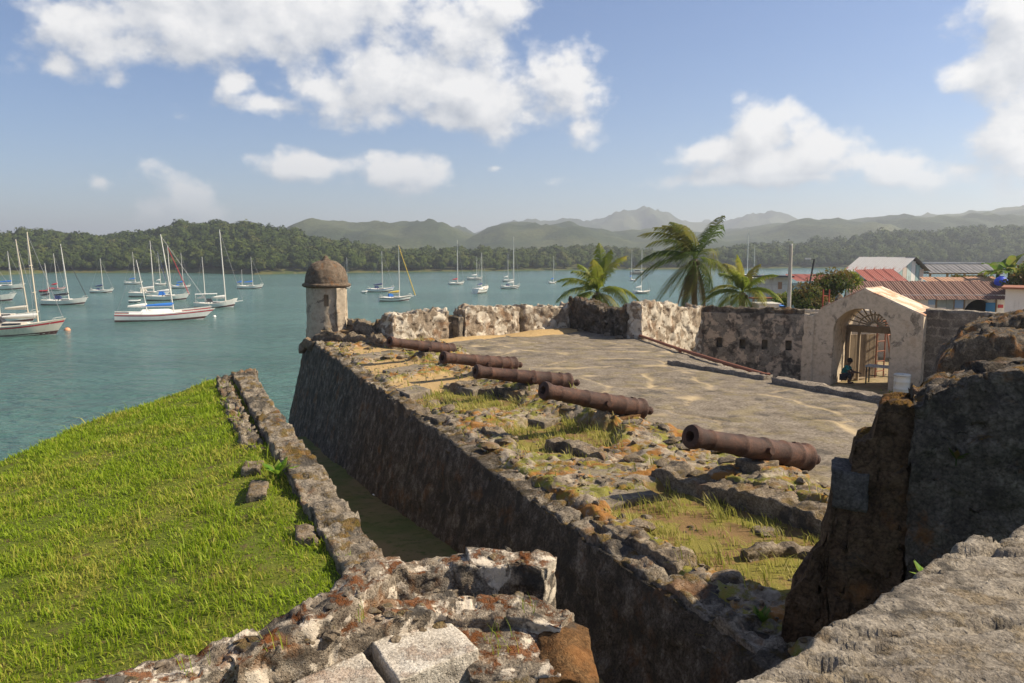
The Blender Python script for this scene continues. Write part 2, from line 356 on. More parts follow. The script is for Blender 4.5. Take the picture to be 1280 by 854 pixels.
def ground_mat(name, rock=True):
    m, t, out = new_mat(name); g = t.n('ShaderNodeNewGeometry'); p = g.outputs['Position']
    ga = t.n('ShaderNodeAttribute', attribute_name='tint').outputs['Fac']; sa = t.n('ShaderNodeAttribute', attribute_name='sand').outputs['Fac']
    n1 = t.noise(p, 1.4, 7, .65, .3); n2 = t.noise(p, 7, 8, .68); n3 = t.noise(p, 45, 4, .6)
    c = t.ramp(n2, [(.32, (.13, .10, .075)), (.5, (.27, .22, .165)), (.68, (.42, .36, .275))])
    c = t.mix(t.m('MULTIPLY', t.mr(n1, .5, .62), .8), c, (.05, .042, .034))
    mo = t.mix(t.mr(t.noise(p, 1.9, 5, .6), .42, .58), (.17, .17, .02), (.27, .115, .02))
    c = t.mix(t.m('MULTIPLY', t.mr(t.noise(p, 2.6, 8, .7), .44, .54), .85), c, mo)
    gr = t.mix(t.noise(p, 3, 6, .65), (.11, .115, .02), (.27, .215, .06)); gr = t.mix(t.mr(t.noise(p, 2.2, 6, .65), .44, .58), gr, (.19, .12, .055))
    c = t.mix(ga, c, gr)
    sd = t.mix(n2, (.27, .17, .075), (.50, .36, .18)); c = t.mix(sa, c, sd)
    h = t.m('ADD', t.m('MULTIPLY', n2, 1.0), t.m('MULTIPLY', n3, .5))
    principled(t, out, c, .95, h, .03, .9, 0, .1); return m
ground_mat('rubble_ground')
def simple_ground(name, a, b, c3, scale=2.0):
    m, t, out = new_mat(name); p = t.n('ShaderNodeNewGeometry').outputs['Position']
    n1 = t.noise(p, scale * .4, 6, .6); n2 = t.noise(p, scale * 3, 8, .68); n3 = t.noise(p, scale * 20, 4, .6)
    c = t.mix(t.mr(n1, .4, .62), a, b); c = t.mix(t.mr(n2, .5, .66), c, c3)
    principled(t, out, c, .95, t.m('ADD', n2, t.m('MULTIPLY', n3, .5)), .03, .8, 0, .1); return m
simple_ground('turf_soil', (.10, .125, .018), (.14, .15, .025), (.11, .085, .035))
simple_ground('ditch_soil', (.11, .12, .035), (.19, .14, .065), (.08, .095, .025), 1.5)
simple_ground('yard_soil', (.26, .19, .11), (.34, .26, .16), (.12, .13, .04), 1.5)
simple_ground('far_land', (.05, .07, .02), (.09, .09, .03), (.14, .11, .06), .2)

def blade_mat(name, lo, hi, dry):
    m, t, out = new_mat(name); a = t.n('ShaderNodeAttribute', attribute_name='tint').outputs['Fac']
    p = t.n('ShaderNodeNewGeometry').outputs['Position']; n = t.noise(p, .8, 5, .6)
    c = t.mix(a, lo, hi); c = t.mix(t.mr(t.m('ADD', t.m('MULTIPLY', n, .7), t.m('MULTIPLY', a, .3)), .48, .66), c, dry)
    d = t.n('ShaderNodeBsdfPrincipled', {'Base Color': c, 'Roughness': .55, 'Specular IOR Level': .25}); tr = t.n('ShaderNodeBsdfTranslucent', {'Color': c})
    mx = t.n('ShaderNodeMixShader', {0: .5, 1: d.outputs[0], 2: tr.outputs[0]}); t.t.links.new(mx.outputs[0], out.inputs[0]); return m
blade_mat('meadow_blade', (.17, .26, .012), (.36, .46, .024), (.46, .42, .08))
blade_mat('dry_blade', (.20, .22, .03), (.42, .39, .10), (.52, .43, .17))
blade_mat('palm_leaf', (.045, .085, .015), (.12, .17, .025), (.20, .19, .045))
blade_mat('young_palm_leaf', (.09, .14, .018), (.24, .28, .03), (.30, .27, .06))
blade_mat('dead_palm_leaf', (.10, .075, .03), (.19, .14, .06), (.16, .10, .045))
blade_mat('shrub_leaf', (.035, .06, .012), (.10, .13, .02), (.16, .10, .03))
blade_mat('banana_leaf', (.05, .11, .015), (.16, .25, .03), (.20, .20, .05))
blade_mat('weed_leaf', (.12, .26, .02), (.3, .46, .05), (.25, .3, .05))

def foliage_mat(name, cols, scale=.25):
    m, t, out = new_mat(name); p = t.n('ShaderNodeNewGeometry').outputs['Position']; a = t.n('ShaderNodeAttribute', attribute_name='tint').outputs['Fac']
    n = t.noise(p, scale * 2.2, 6, .7); n3 = t.noise(p, scale * 9, 4, .7)
    k = len(cols) - 1; c = t.ramp(t.m('ADD', t.m('MULTIPLY', a, .8), t.m('MULTIPLY', n, .2)), [(i / k, x) for i, x in enumerate(cols)])
    c = t.mix(.85, c, t.ramp(n3, [(.3, (.16, .18, .14)), (.66, (1, 1, 1))]), 'MULTIPLY')
    principled(t, out, c, .8, t.m('ADD', n3, n), 1.3, 1.0, 0, .15); return m
foliage_mat('forest_leaf', [(.045, .075, .018), (.075, .115, .022), (.11, .155, .026), (.16, .19, .04), (.18, .16, .065)])
foliage_mat('hill_scrub', [(.022, .036, .018), (.05, .07, .026), (.11, .12, .05), (.22, .19, .095)], .025)

def water_mat():
    m, t, out = new_mat('sea_water'); p = t.n('ShaderNodeNewGeometry').outputs['Position']
    n1 = t.noise(t.v('MULTIPLY', p, (.012, .03, 1)), 1.0, 5, .6)
    c = t.mix(t.mr(n1, .38, .62), (.050, .115, .097), (.068, .150, .128))
    s1 = t.noise(t.v('MULTIPLY', p, (.55, .95, 1)), 1.0, 4, .62, .3); s2 = t.noise(t.v('MULTIPLY', p, (.16, .3, 1)), 1.0, 3, .55); s3 = t.noise(t.v('MULTIPLY', p, (2.2, 3.2, 1)), 1.0, 3, .6)
    h = t.m('ADD', t.m('ADD', t.m('MULTIPLY', s1, .55), t.m('MULTIPLY', s2, .9)), t.m('MULTIPLY', s3, .13))
    calm = t.mr(t.n('ShaderNodeSeparateXYZ', {0: p}).outputs[1], 300.0, 420.0)      # the lee under the far shore lies smoother
    h = t.m('MULTIPLY', h, t.m('SUBTRACT', 1.0, t.m('MULTIPLY', calm, .75)))
    principled(t, out, c, .16, h, 1.2, 1.0, 0, .5, IOR=1.33); return m
water_mat()

def rust_iron():
    m, t, out = new_mat('rusted_iron'); p = t.v('ADD', t.n('ShaderNodeTexCoord').outputs['Object'], t.v('SCALE', (7.0, 3.0, 5.0), scale=t.m('MULTIPLY', t.n('ShaderNodeObjectInfo').outputs['Random'], 9.0)))
    n1 = t.noise(p, 3, 8, .72, .3); n2 = t.noise(p, 40, 6, .7)
    c = t.ramp(n1, [(.28, (.024, .015, .013)), (.5, (.066, .032, .022)), (.72, (.16, .07, .04))])
    c = t.mix(t.mr(n2, .52, .7), c, (.035, .022, .02)); c = t.mix(t.m('MULTIPLY', t.mr(t.noise(p, 9, 6, .7), .62, .72), .5), c, (.25, .17, .13))
    principled(t, out, c, .72, t.m('ADD', n1, t.m('MULTIPLY', n2, .8)), .018, .9, .15, .35); return m
rust_iron()
def corrugated(name, a, b, c3, pitch=22.0, axis=(1, 0, 0), rustc=(.16, .07, .04)):
    m, t, out = new_mat(name); p = t.n('ShaderNodeTexCoord').outputs['Object']
    n = t.noise(t.v('MULTIPLY', p, (1, .4, 1)), 1.2, 7, .7); n2 = t.noise(p, 9, 5, .7)
    sheet = t.noise(t.v('MULTIPLY', t.v('FLOOR', t.v('MULTIPLY', p, (1.1, .4, 0))), (7.3, 3.1, 0)), 1.0, 0)
    c = t.mix(t.mr(sheet, .35, .65), a, b); c = t.mix(t.mr(n, .5, .62), c, c3); c = t.mix(t.m('MULTIPLY', t.mr(n2, .55, .7), .7), c, rustc)
    principled(t, out, c, .7, n2, .01, .4, 0, .3); return m
corrugated('rust_roof', (.15, .075, .055), (.21, .115, .085), (.11, .06, .05))
corrugated('red_white_roof', (.55, .52, .48), (.62, .6, .57), (.42, .13, .09))
corrugated('red_roof', (.34, .09, .07), (.40, .15, .11), (.46, .27, .22))
corrugated('grey_roof', (.13, .13, .14), (.18, .175, .18), (.1, .1, .1))
corrugated('orange_roof', (.36, .17, .09), (.45, .28, .18), (.3, .12, .07))
def clay_roof():
    m, t, out = new_mat('gate_roof_tiles'); p = t.n('ShaderNodeNewGeometry').outputs['Position']
    n = t.noise(p, 1.6, 7, .65, .3); n2 = t.noise(p, 14, 5, .7)
    c = t.mix(t.mr(n, .4, .58), (.62, .52, .41), (.50, .27, .16)); c = t.mix(t.mr(n2, .52, .7), c, (.70, .62, .52)); principled(t, out, c, .9, t.m('ADD', n, n2), .02, .8, 0, .15)
clay_roof()
plain('boat_white', (.80, .78, .73), .35, .05, 2, bump=.05, dirt=.12)
plain('boat_cream', (.70, .63, .52), .4, .06, 2, bump=.05, dirt=.15)
plain('boat_deck', (.66, .60, .50), .6, .10, 3)
plain('boat_red', (.50, .03, .045), .4, .05, 2)
plain('boat_blue', (.02, .16, .55), .7, .10, 3)
plain('boat_navy', (.02, .035, .12), .6, .10, 3)
plain('boat_dark', (.03, .03, .035), .5, .1, 3)
plain('boat_yellow', (.62, .42, .06), .6, .1, 3)
plain('antifoul', (.10, .035, .03), .7, .2, 3)
plain('mast_alloy', (.72, .69, .62), .4, .04, 2, spec=.5)
plain('mast_timber', (.62, .53, .41), .5, .08, 2)
plain('rigging_wire', (.30, .30, .30), .4, .05, 2, metal=.5)
plain('buoy_orange', (.65, .30, .16), .6, .08, 4)
plain('window_glass', (.015, .02, .025), .1, .05, 2, spec=.6)
plain('trunk_bark', (.20, .16, .115), .9, .3, 6, bump=.8)
plain('teal_boards', (.30, .42, .41), .8, .16, 3, dirt=.7)
plain('pale_teal_boards', (.50, .60, .57), .8, .14, 3, dirt=.55)
plain('pink_boards', (.55, .46, .40), .8, .14, 3, dirt=.5)
plain('white_paint', (.74, .71, .66), .8, .08, 2, dirt=.4)
plain('grey_paint', (.48, .48, .47), .8, .08, 2, dirt=.4)
plain('concrete_pole', (.42, .39, .34), .9, .12, 5, dirt=.3)
plain('dark_metal', (.03, .03, .032), .6, .1, 5)
plain('red_frame_paint', (.34, .05, .03), .7, .15, 5, dirt=.3)
plain('tank_blue', (.03, .07, .52), .4, .05, 3)
plain('tarp_blue', (.05, .20, .62), .6, .08, 3)
plain('rope_grey', (.3, .28, .25), .9, .1, 5)
plain('weathered_timber', (.30, .23, .155), .9, .2, 8, dirt=.5)
plain('grey_timber', (.40, .36, .30), .9, .2, 8, dirt=.3)
plain('scaffold_rust', (.26, .10, .055), .8, .15, 8)
plain('barrel_white', (.70, .72, .66), .6, .08, 6, dirt=.5)
plain('skin', (.13, .07, .045), .6, .05, 6)
plain('teal_shirt', (.01, .22, .22), .9, .1, 12)
plain('dark_cloth', (.03, .032, .045), .9, .1, 12)
plain('hair_black', (.012, .01, .009), .8, .1, 20)
plain('poster_sky', (.32, .48, .68), .6, .25, 1.6)
plain('poster_grey', (.35, .40, .36), .6, .3, 2.2)
plain('poster_blue', (.04, .22, .46), .6, .12, 3)
plain('poster_white', (.78, .76, .74), .6, .06, 3)
plain('litter_white', (.7, .72, .74), .6, .05, 3)
plain('litter_blue', (.1, .22, .55), .6, .05, 3)
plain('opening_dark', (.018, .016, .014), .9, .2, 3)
M = MATS

# ------------------------------------------------------------------ layout of the fort (u along the scarp edge, v inward)
S0 = np.array([2.30, 5.90]); A = np.array([-.384, .923]); A /= np.linalg.norm(A); NV = np.array([A[1], -A[0]])
PLAT = 7.10
def uv2w(u, v): return S0[0] + u * A[0] + v * NV[0], S0[1] + u * A[1] + v * NV[1]
def w2uv(x, y): return (x - S0[0]) * A[0] + (y - S0[1]) * A[1], (x - S0[0]) * NV[0] + (y - S0[1]) * NV[1]
def px_poly(pts, z): return [at(x, y, z) for x, y in pts]

# sea
nx, ny = 2, 2
sea = link('sea', raw_mesh('sea', [(-4400, -600, 0), (4400, -600, 0), (4400, 5200, 0), (-4400, 5200, 0)], [np.array([[0, 1, 2, 3]])]), M['sea_water']); struct(sea)

# ------------------------------------------------------------------ far hills and forest
def interp(tab, x): return np.interp(x, [a for a, b in tab], [b for a, b in tab])
RIDGE_NEAR = [(-700, 297), (-300, 294), (0, 294), (35, 290), (60, 291), (110, 292), (130, 295), (150, 294), (200, 288), (235, 279), (275, 276), (320, 281), (365, 289), (390, 296), (413, 302), (446, 306), (475, 310), (500, 312), (600, 312), (660, 312), (724, 308), (760, 310), (803, 314), (888, 313), (920, 310), (952, 307), (996, 306), (1041, 302), (1086, 292), (1137, 289), (1187, 287), (1221, 284), (1280, 284), (1600, 280), (2000, 284)]
SHORE = [(-700, 352), (0, 344), (60, 341), (240, 341), (320, 343), (440, 341), (680, 338), (1000, 335), (1280, 334), (2000, 334)]
def forest_band(name, x0, x1, deep, n, seed, tree, tints):
    """wooded land between two lines of sight: a slope from the shore up to the skyline, covered with crowns"""
    r = np.random.default_rng(seed)
    def shore_d(px): return np.array([at(a, b, 0.0)[1] for a, b in zip(np.atleast_1d(px), np.atleast_1d(interp(SHORE, px)))])
    def top_z(px, Y): return np.array([upy(a, b, c)[1] for a, b, c in zip(px, interp(RIDGE_NEAR, px), Y)])
    def land(px, t):                                   # t 0 at the shore, 1 at the skyline
        d0 = shore_d(px); Y = d0 + deep * t; zr = np.maximum(top_z(px, d0 + deep) - tree * .66, .8)
        z = np.where(t < 1, .3 + (zr - .3) * sstep(-.15, 1.05, t) , zr * np.maximum(1 - (t - 1) * .8, .0))
        return (px - 640) / FPX * Y * (1.0), Y, z
    nu, nv = 120, 14; px = np.linspace(x0, x1, nu); tt = np.concatenate([[-.03], np.linspace(0, 1.6, nv - 1)])
    V = []
    for a in px:
        X, Y, z = land(np.full(nv, a), tt); z[0] = -1.0; V.append(P3(X, Y, z))
    hill = link('hill', raw_mesh('hill', np.concatenate(V), [grid_faces(nu, nv)]), M['far_land']); struct(hill)
    ico = bmesh.new(); bmesh.ops.create_icosphere(ico, subdivisions=1, radius=.9); iv = np.array([v.co[:] for v in ico.verts]); fi = np.array([[v.index for v in f.verts] for f in ico.faces]); ico.free()
    var = []
    for k in range(10):
        q = iv * (1 + .42 * fbm(iv * 1.3 + k * 11, 2)[:, None] + .38 * ridged(iv * 2.6 + k * 5, 2)[:, None] * .6); q[:, 2] = np.where(q[:, 2] < 0, q[:, 2] * .75, q[:, 2]); var.append(q)
    t = r.random(n) ** 1.15 * 1.12; pxs = r.uniform(x0, x1, n); X, Y, Z = land(pxs, t)
    s = tree * (.19 + .22 * r.random(n) ** 1.5) * np.where(r.random(n) < .04, 1.25, 1); s[t < .05] *= .7
    Vs, Fs, T = [], [], []; o = 0
    for i in range(n):
        k = r.integers(10); a = r.uniform(0, 6.28); ca, sa = math.cos(a), math.sin(a); v = var[k]
        sc = s[i] * np.array([1, 1, r.uniform(.75, 1.15)])
        w = np.stack([v[:, 0] * ca - v[:, 1] * sa, v[:, 0] * sa + v[:, 1] * ca, v[:, 2]], -1) * sc + (X[i], Y[i], Z[i] + tree * .15 + s[i] * r.uniform(.2, 1.0))
        tv = np.clip(r.normal(tints[0], tints[1]), 0, 1)
        Vs.append(w); Fs.append(fi + o); T.append(np.full(len(w), tv)); o += len(w)
        m = 100; dirs = r.normal(size=(m, 3)); dirs[:, 2] = np.abs(dirs[:, 2]) * 1.1 - .25; dirs[:, 1] -= .25; dirs /= np.linalg.norm(dirs, axis=1)[:, None]        # leafy sprays over the crown
        lump_ = 1 + .30 * fbm(dirs * 1.9 + i * 3.3, 2)[:, None]; c = dirs * sc * lump_ * r.uniform(.90, 1.12, (m, 1)) + w.mean(0); t1 = np.cross(dirs, r.normal(size=(m, 3))); t1 /= np.linalg.norm(t1, axis=1)[:, None]; t2 = np.cross(dirs, t1); g_ = s[i] * r.uniform(.13, .28, (m, 1)); e1 = (t1 + dirs * r.normal(0, .35, (m, 1))) * g_; e2 = (t2 + dirs * r.normal(0, .35, (m, 1))) * g_ * 1.2
        qv = np.stack([c - e1, c + e2, c + e1], 1).reshape(-1, 3); Vs.append(qv); Fs.append(np.arange(3 * m).reshape(m, 3) + o); T.append(np.repeat(np.clip(tv + r.normal(.04, .10, m), 0, 1), 3)); o += 3 * m
    me = raw_mesh(name, np.concatenate(Vs), [np.concatenate(Fs)]); tint_attr(me, np.concatenate(T))
    return link(name, me, M['forest_leaf'])
f1 = forest_band('forest', -90, 445, 150, 2100, 1, 11, (.36, .2)); tag(f1, 'dense green rainforest on the low hill behind the anchored boats', 'forest', kind='stuff')
f2 = forest_band('forest', 395, 960, 120, 1500, 2, 9.5, (.48, .22)); tag(f2, 'flat green shoreline forest below the hazy hills across the bay', 'forest', kind='stuff')
f3 = forest_band('forest', 905, 1400, 170, 1700, 3, 13, (.26, .18)); tag(f3, 'dark green forest rising behind the town roofs', 'forest', kind='stuff')

def mountain(name, tab, Y0, depth, seed, x0=-500, x1=1900, nu=520, nv=64, rough=1.0):
    px = np.linspace(x0, x1, nu); tt = np.linspace(-1, 1, nv); V = np.zeros((nu, nv, 3))
    zr = np.array([upy(a, b, Y0)[1] for a, b in zip(px, interp(tab, px))])
    Xc = (px - 640) / FPX * Y0
    for j, t in enumerate(tt):
        Y = Y0 + depth * t; X = Xc; p = P3(X / 420, np.full(nu, Y / 420), seed)
        sh = (1 - abs(t) ** 1.5) ** 1.3
        spur = ridged(P3(X / 230, np.full(nu, Y / 330), seed + 3), 4) * (4 * sh * (1 - sh)) * zr * .62
        small = ridged(P3(X / 40, np.full(nu, Y / 40), seed), 4) * 3.2 * min(1, sh * 6) * min(1, .25 + 3 * abs(t))
        V[:, j] = P3(X, np.full(nu, Y), np.maximum(zr * sh + spur, -.5) + small - (3 if sh < .02 else 0))
    me = raw_mesh(name, V.reshape(-1, 3), [grid_faces(nu, nv)]); tint_attr(me, np.clip(.42 + 1.1 * fbm(V.reshape(-1, 3) / 140, 5), 0, 1))
    return struct(link(name, me, M['hill_scrub']))
MT1 = [(-500, 330), (300, 318), (400, 308), (418, 303), (435, 292), (452, 284), (477, 289), (500, 290), (522, 289), (545, 285), (565, 284), (580, 290), (601, 299), (618, 291), (640, 288), (700, 290), (740, 300), (790, 294), (830, 296), (870, 298), (905, 290), (930, 286), (955, 281), (979, 288), (1016, 285), (1050, 276), (1075, 282), (1153, 282), (1210, 272), (1280, 261), (1400, 252), (1900, 262)]
MT2 = [(-500, 325), (400, 312), (560, 300), (601, 297), (635, 285), (680, 284), (705, 283), (732, 284), (750, 276), (782, 272), (809, 276), (830, 282), (860, 286), (888, 280), (910, 276), (934, 281), (960, 288), (1100, 295), (1280, 290), (1900, 285)]
mountain('mountains', MT1, 1500, 700, 4.4)
mountain('mountains', MT2, 2900, 900, 8.1, rough=1.5)
# ------------------------------------------------------------------ stone builders
def craggy(V, amp, seed, big=.55, small=.11, crack=.0, cell=0.0, camp=1.0):
    V = np.asarray(V, float); q = V + seed * 7.7
    D = vnoise(q / big, 2) * amp * 1.3 + vnoise(q / small, 3) * amp * .55
    if crack: D[:, 2] -= crack * sstep(.55, .95, ridged(q / .5, 2))
    if cell:
        f1, f2, rv = cells(q / cell + vnoise(q / cell * .8, 2) * .35); e = f2 - f1; D = D + (rv - .5) * (amp * 1.5 * camp) * sstep(0, .12, e)[:, None]; D[:, 2] -= amp * 1.3 * camp * (1 - sstep(.0, .13, e))
    return V + D
def ruin(name, path, ztop, zbot, th, res, mat, parent=None, amp=.03, batter=0.0, seed=0, top_amp=.06, big=.55, small=.11, step=.0, cell=.24, camp=1.0):
    """a ragged masonry wall along a path; ztop / zbot: number or [(s, z)] along the path length; batter leans the left side out"""
    P = np.array(path, float); seg = np.linalg.norm(np.diff(P, axis=0), axis=1); cs = np.concatenate([[0], np.cumsum(seg)]); L = cs[-1]
    ns = max(3, int(L / res) + 1); s = np.linspace(0, L, ns); C = np.stack([np.interp(s, cs, P[:, 0]), np.interp(s, cs, P[:, 1])], -1)
    T = np.gradient(C, axis=0); T /= np.linalg.norm(T, axis=1)[:, None] + 1e-9; N = np.stack([-T[:, 1], T[:, 0]], -1)
    zt = np.full(ns, float(ztop)) if np.isscalar(ztop) else np.interp(s, [a for a, b in ztop], [b for a, b in ztop])
    zb = np.full(ns, float(zbot)) if np.isscalar(zbot) else np.interp(s, [a for a, b in zbot], [b for a, b in zbot])
    zt = zt + top_amp * fbm(P3(s / .35, seed * 3.1, 0), 4)
    if step: zt = zt + step * np.sign(perlin(P3(s / .6, seed + 5.5, 0))) * .5
    nh = max(2, int(np.max(zt - zb) / res) + 1); nt = max(2, int(th / res) + 1)
    cols = []
    def col(off, lean, k):
        h = zb + (zt - zb) * k; o = off + lean * (zt - h); return np.concatenate([C + N * o[:, None], h[:, None]], -1)
    for k in np.linspace(0, 1, nh): cols.append(col(np.full(ns, th / 2), batter, k))
    for k in np.linspace(0, 1, nt + 1)[1:]: cols.append(np.concatenate([C + N * (th / 2 - th * k), (zt + top_amp * .6 * fbm(P3(s / .3, k * 3, seed), 3))[:, None] if k < 1 else zt[:, None]], -1))
    for k in np.linspace(1, 0, nh)[1:]: cols.append(col(np.full(ns, -th / 2), 0.0, k))
    W = np.stack(cols, 1); nc = W.shape[1]; V = [W.reshape(-1, 3)]; F = [grid_faces(ns, nc)]; off = ns * nc
    for e in (0, ns - 1):
        left = W[e, :nh]; right = W[e, nc - nh:][::-1]
        g = np.stack([left * (1 - k) + right * k for k in np.linspace(0, 1, nt + 1)], 1); g[-1] = W[e, nh - 1:nh + nt]
        V.append(g.reshape(-1, 3)); f = grid_faces(nh, nt + 1, off); F.append(f[:, ::-1] if e == 0 else f); off += g.shape[0] * g.shape[1]
    V = craggy(np.concatenate(V), amp, seed, big, small, cell=cell, camp=camp)
    return link(name, raw_mesh(name, V, [np.concatenate(F)[:, ::-1]]), mat, parent)
def rock(name, bottom, top, res, mat, parent=None, amp=.03, seed=0, round_=.0, big=.5, small=.1, crack=0, cell=0.0):
    """a rough block between two quads of (x, y, z) corners"""
    c = np.array(list(bottom) + list(top), float)
    def pt(a, b, w):
        lo = c[0] * ((1 - a) * (1 - b))[:, None] + c[1] * (a * (1 - b))[:, None] + c[2] * (a * b)[:, None] + c[3] * ((1 - a) * b)[:, None]
        hi = c[4] * ((1 - a) * (1 - b))[:, None] + c[5] * (a * (1 - b))[:, None] + c[6] * (a * b)[:, None] + c[7] * ((1 - a) * b)[:, None]
        return lo * (1 - w)[:, None] + hi * w[:, None]
    ln = lambda i, j: np.linalg.norm(c[i] - c[j])
    na = max(3, int(max(ln(0, 1), ln(4, 5), ln(3, 2)) / res) + 1); nb = max(3, int(max(ln(1, 2), ln(0, 3), ln(5, 6)) / res) + 1); nw = max(3, int(max(ln(0, 4), ln(2, 6)) / res) + 1)
    V, F, off = [], [], 0
    def face(n1, n2, fn, flip):
        nonlocal off
        g1, g2 = np.meshgrid(np.linspace(0, 1, n1), np.linspace(0, 1, n2), indexing='ij'); abw = fn(g1.ravel(), g2.ravel())
        f = grid_faces(n1, n2, off); V.append(np.stack(abw, -1)); F.append(f[:, ::-1] if flip else f); off += n1 * n2
    Z = np.zeros_like; O = np.ones_like
    face(na, nb, lambda p, q: (p, q, O(p)), False); face(na, nb, lambda p, q: (p, q, Z(p)), True)
    face(na, nw, lambda p, q: (p, Z(p), q), False); face(na, nw, lambda p, q: (p, O(p), q), True)
    face(nb, nw, lambda p, q: (O(p), p, q), False); face(nb, nw, lambda p, q: (Z(p), p, q), True)
    abw = np.concatenate(V)
    if round_:
        k = abw * 2 - 1; r = np.linalg.norm(k, axis=1)[:, None]; m = np.abs(k).max(1)[:, None]; k2 = k * (m / np.maximum(r, 1e-6)) * 1.25; k = k * (1 - round_) + k2 * round_; abw = np.clip((k + 1) / 2, -.1, 1.1)
    W = craggy(pt(abw[:, 0], abw[:, 1], abw[:, 2]), amp, seed, big, small, crack, cell)
    me = raw_mesh(name, W, [np.concatenate(F)])
    bm = bmesh.new(); bm.from_mesh(me); bmesh.ops.remove_doubles(bm, verts=bm.verts, dist=1e-4); bmesh.ops.recalc_face_normals(bm, faces=bm.faces); bm.to_mesh(me); bm.free()
    me.polygons.foreach_set('use_smooth', np.ones(len(me.polygons), bool))
    return link(name, me, mat, parent)
def quad_z(pts, z): return [(x, y, z) for x, y in pts]

# loose stone shapes
def stone_meshes(n, mat, flat):
    out = []
    for k in range(n):
        bm = bmesh.new(); bmesh.ops.create_icosphere(bm, subdivisions=2, radius=1)
        r = np.random.default_rng(100 + k); v = np.array([x.co[:] for x in bm.verts])
        for _ in range(9):                               # chip flat faces off
            d = r.normal(size=3); d /= np.linalg.norm(d); lim = r.uniform(.5, .85); h = v @ d; v = v - np.outer(np.maximum(h - lim, 0), d)
        v = v * np.array([r.uniform(.8, 1.3), r.uniform(.7, 1.0), flat * r.uniform(.8, 1.2)]) + vnoise(v * 1.6 + k * 3, 2) * .10
        for x, c in zip(bm.verts, v): x.co = c
        bmesh.ops.dissolve_limit(bm, angle_limit=R(8), verts=bm.verts, edges=bm.edges); bmesh.ops.triangulate(bm, faces=bm.faces)
        me = bpy.data.meshes.new('stone'); bm.to_mesh(me); bm.free(); me.shade_smooth(); me.set_sharp_from_angle(angle=R(32)); me.materials.append(mat); out.append(me)
    return out
STONES = stone_meshes(8, M['rubble_stone'], .45)
FLATS = stone_meshes(5, M['rubble_stone'], .22)
def mesh_np(me):
    v = np.empty(len(me.vertices) * 3, np.float32); me.vertices.foreach_get('co', v); f = np.empty(len(me.loops), np.int32); me.loops.foreach_get('vertex_index', f); return v.reshape(-1, 3), f.reshape(-1, 3)
def scatter_join(name, pts, sizes, meshes, mat, seed=0, parent=None):
    r = np.random.default_rng(seed); src = [mesh_np(m) for m in meshes]; Vs, Fs, o = [], [], 0
    for (x, y, z), s in zip(pts, sizes):
        v, f = src[r.integers(len(src))]; e = Matrix.Rotation(r.uniform(0, 6.28), 3, 'Z') @ Matrix.Rotation(r.uniform(-.35, .35), 3, 'X')
        Vs.append(v @ np.array(e).T * s * np.array([1, 1, r.uniform(.8, 1.5)]) + (x, y, z)); Fs.append(f + o); o += len(v)
    me = raw_mesh(name, np.concatenate(Vs), [np.concatenate(Fs)], sharp=35); return link(name, me, mat, parent)

# ------------------------------------------------------------------ the platform
FEAT = {'sand': [px_poly(q, 7.1) for q in ([(432, 437), (470, 432), (505, 436), (500, 446), (455, 447)], [(440, 458), (500, 449), (530, 455), (515, 466), (455, 470)], [(470, 479), (560, 466), (600, 474), (575, 489), (500, 491)])],
        'grass': [px_poly(q, 7.05) for q in ([(478, 496), (550, 488), (600, 490), (650, 497), (655, 512), (600, 520), (545, 516), (500, 508)], [(615, 545), (650, 533), (715, 528), (765, 540), (775, 556), (735, 572), (670, 570)],
                  [(738, 628), (800, 615), (870, 610), (950, 632), (1060, 668), (1058, 705), (1010, 762), (950, 750), (880, 712), (815, 672)])]}
def soft_mask(x, y, polys, wob=.18):
    n = vnoise(P3(x, y, 0) / .6, 3); xx, yy = x + n[..., 0] * wob * 2, y + n[..., 1] * wob * 2
    m = np.zeros(np.shape(x))
    for dx, dy in ((0, 0), (.08, 0), (-.08, 0), (0, .08), (0, -.08)):
        for p in polys: m = m + pip(xx + dx, yy + dy, p) * .2
    return np.clip(m, 0, 1)
PAVE_V = 4.0
CANNON = [((-1.93, 25.3, 7.33), (-3.72, 23.5, 7.81)), ((.07, 22.03, 7.33), (-1.84, 20.33, 7.76)), ((1.41, 19.01, 7.33), (-.88, 17.86, 7.77)), ((2.63, 15.58, 7.34), (.56, 14.18, 7.98)), ((4.57, 11.87, 7.33), (2.44, 10.57, 7.98))]
def ledge_h(x, y):
    """raised footing left of the old parapet, under the guns"""
    u, v = w2uv(x, y); h = .20 * sstep(2.2, 3.0, v) * (1 - sstep(3.7, 4.2, v)) * sstep(-.2, .3, perlin(P3(u / 1.6, v / 3.0, 2.2)) + .25)
    for b, m in CANNON:
        b, m = np.array(b), np.array(m); t = np.clip(((x - b[0]) * (m[0] - b[0]) + (y - b[1]) * (m[1] - b[1])) / ((m[:2] - b[:2]) @ (m[:2] - b[:2])), 0, 1)
        cx, cy = b[0] + (m[0] - b[0]) * t, b[1] + (m[1] - b[1]) * t; d = np.hypot(x - cx, y - cy); zc = b[2] + (m[2] - b[2]) * t - .24
        w = np.exp(-((t - .42) / .16) ** 2) * (1 - sstep(.15, .45, d)); h = np.maximum(h, (zc - PLAT) * w)
        h = np.where((d < .32) & (t > 0), np.minimum(h, zc - PLAT), h)
    return h
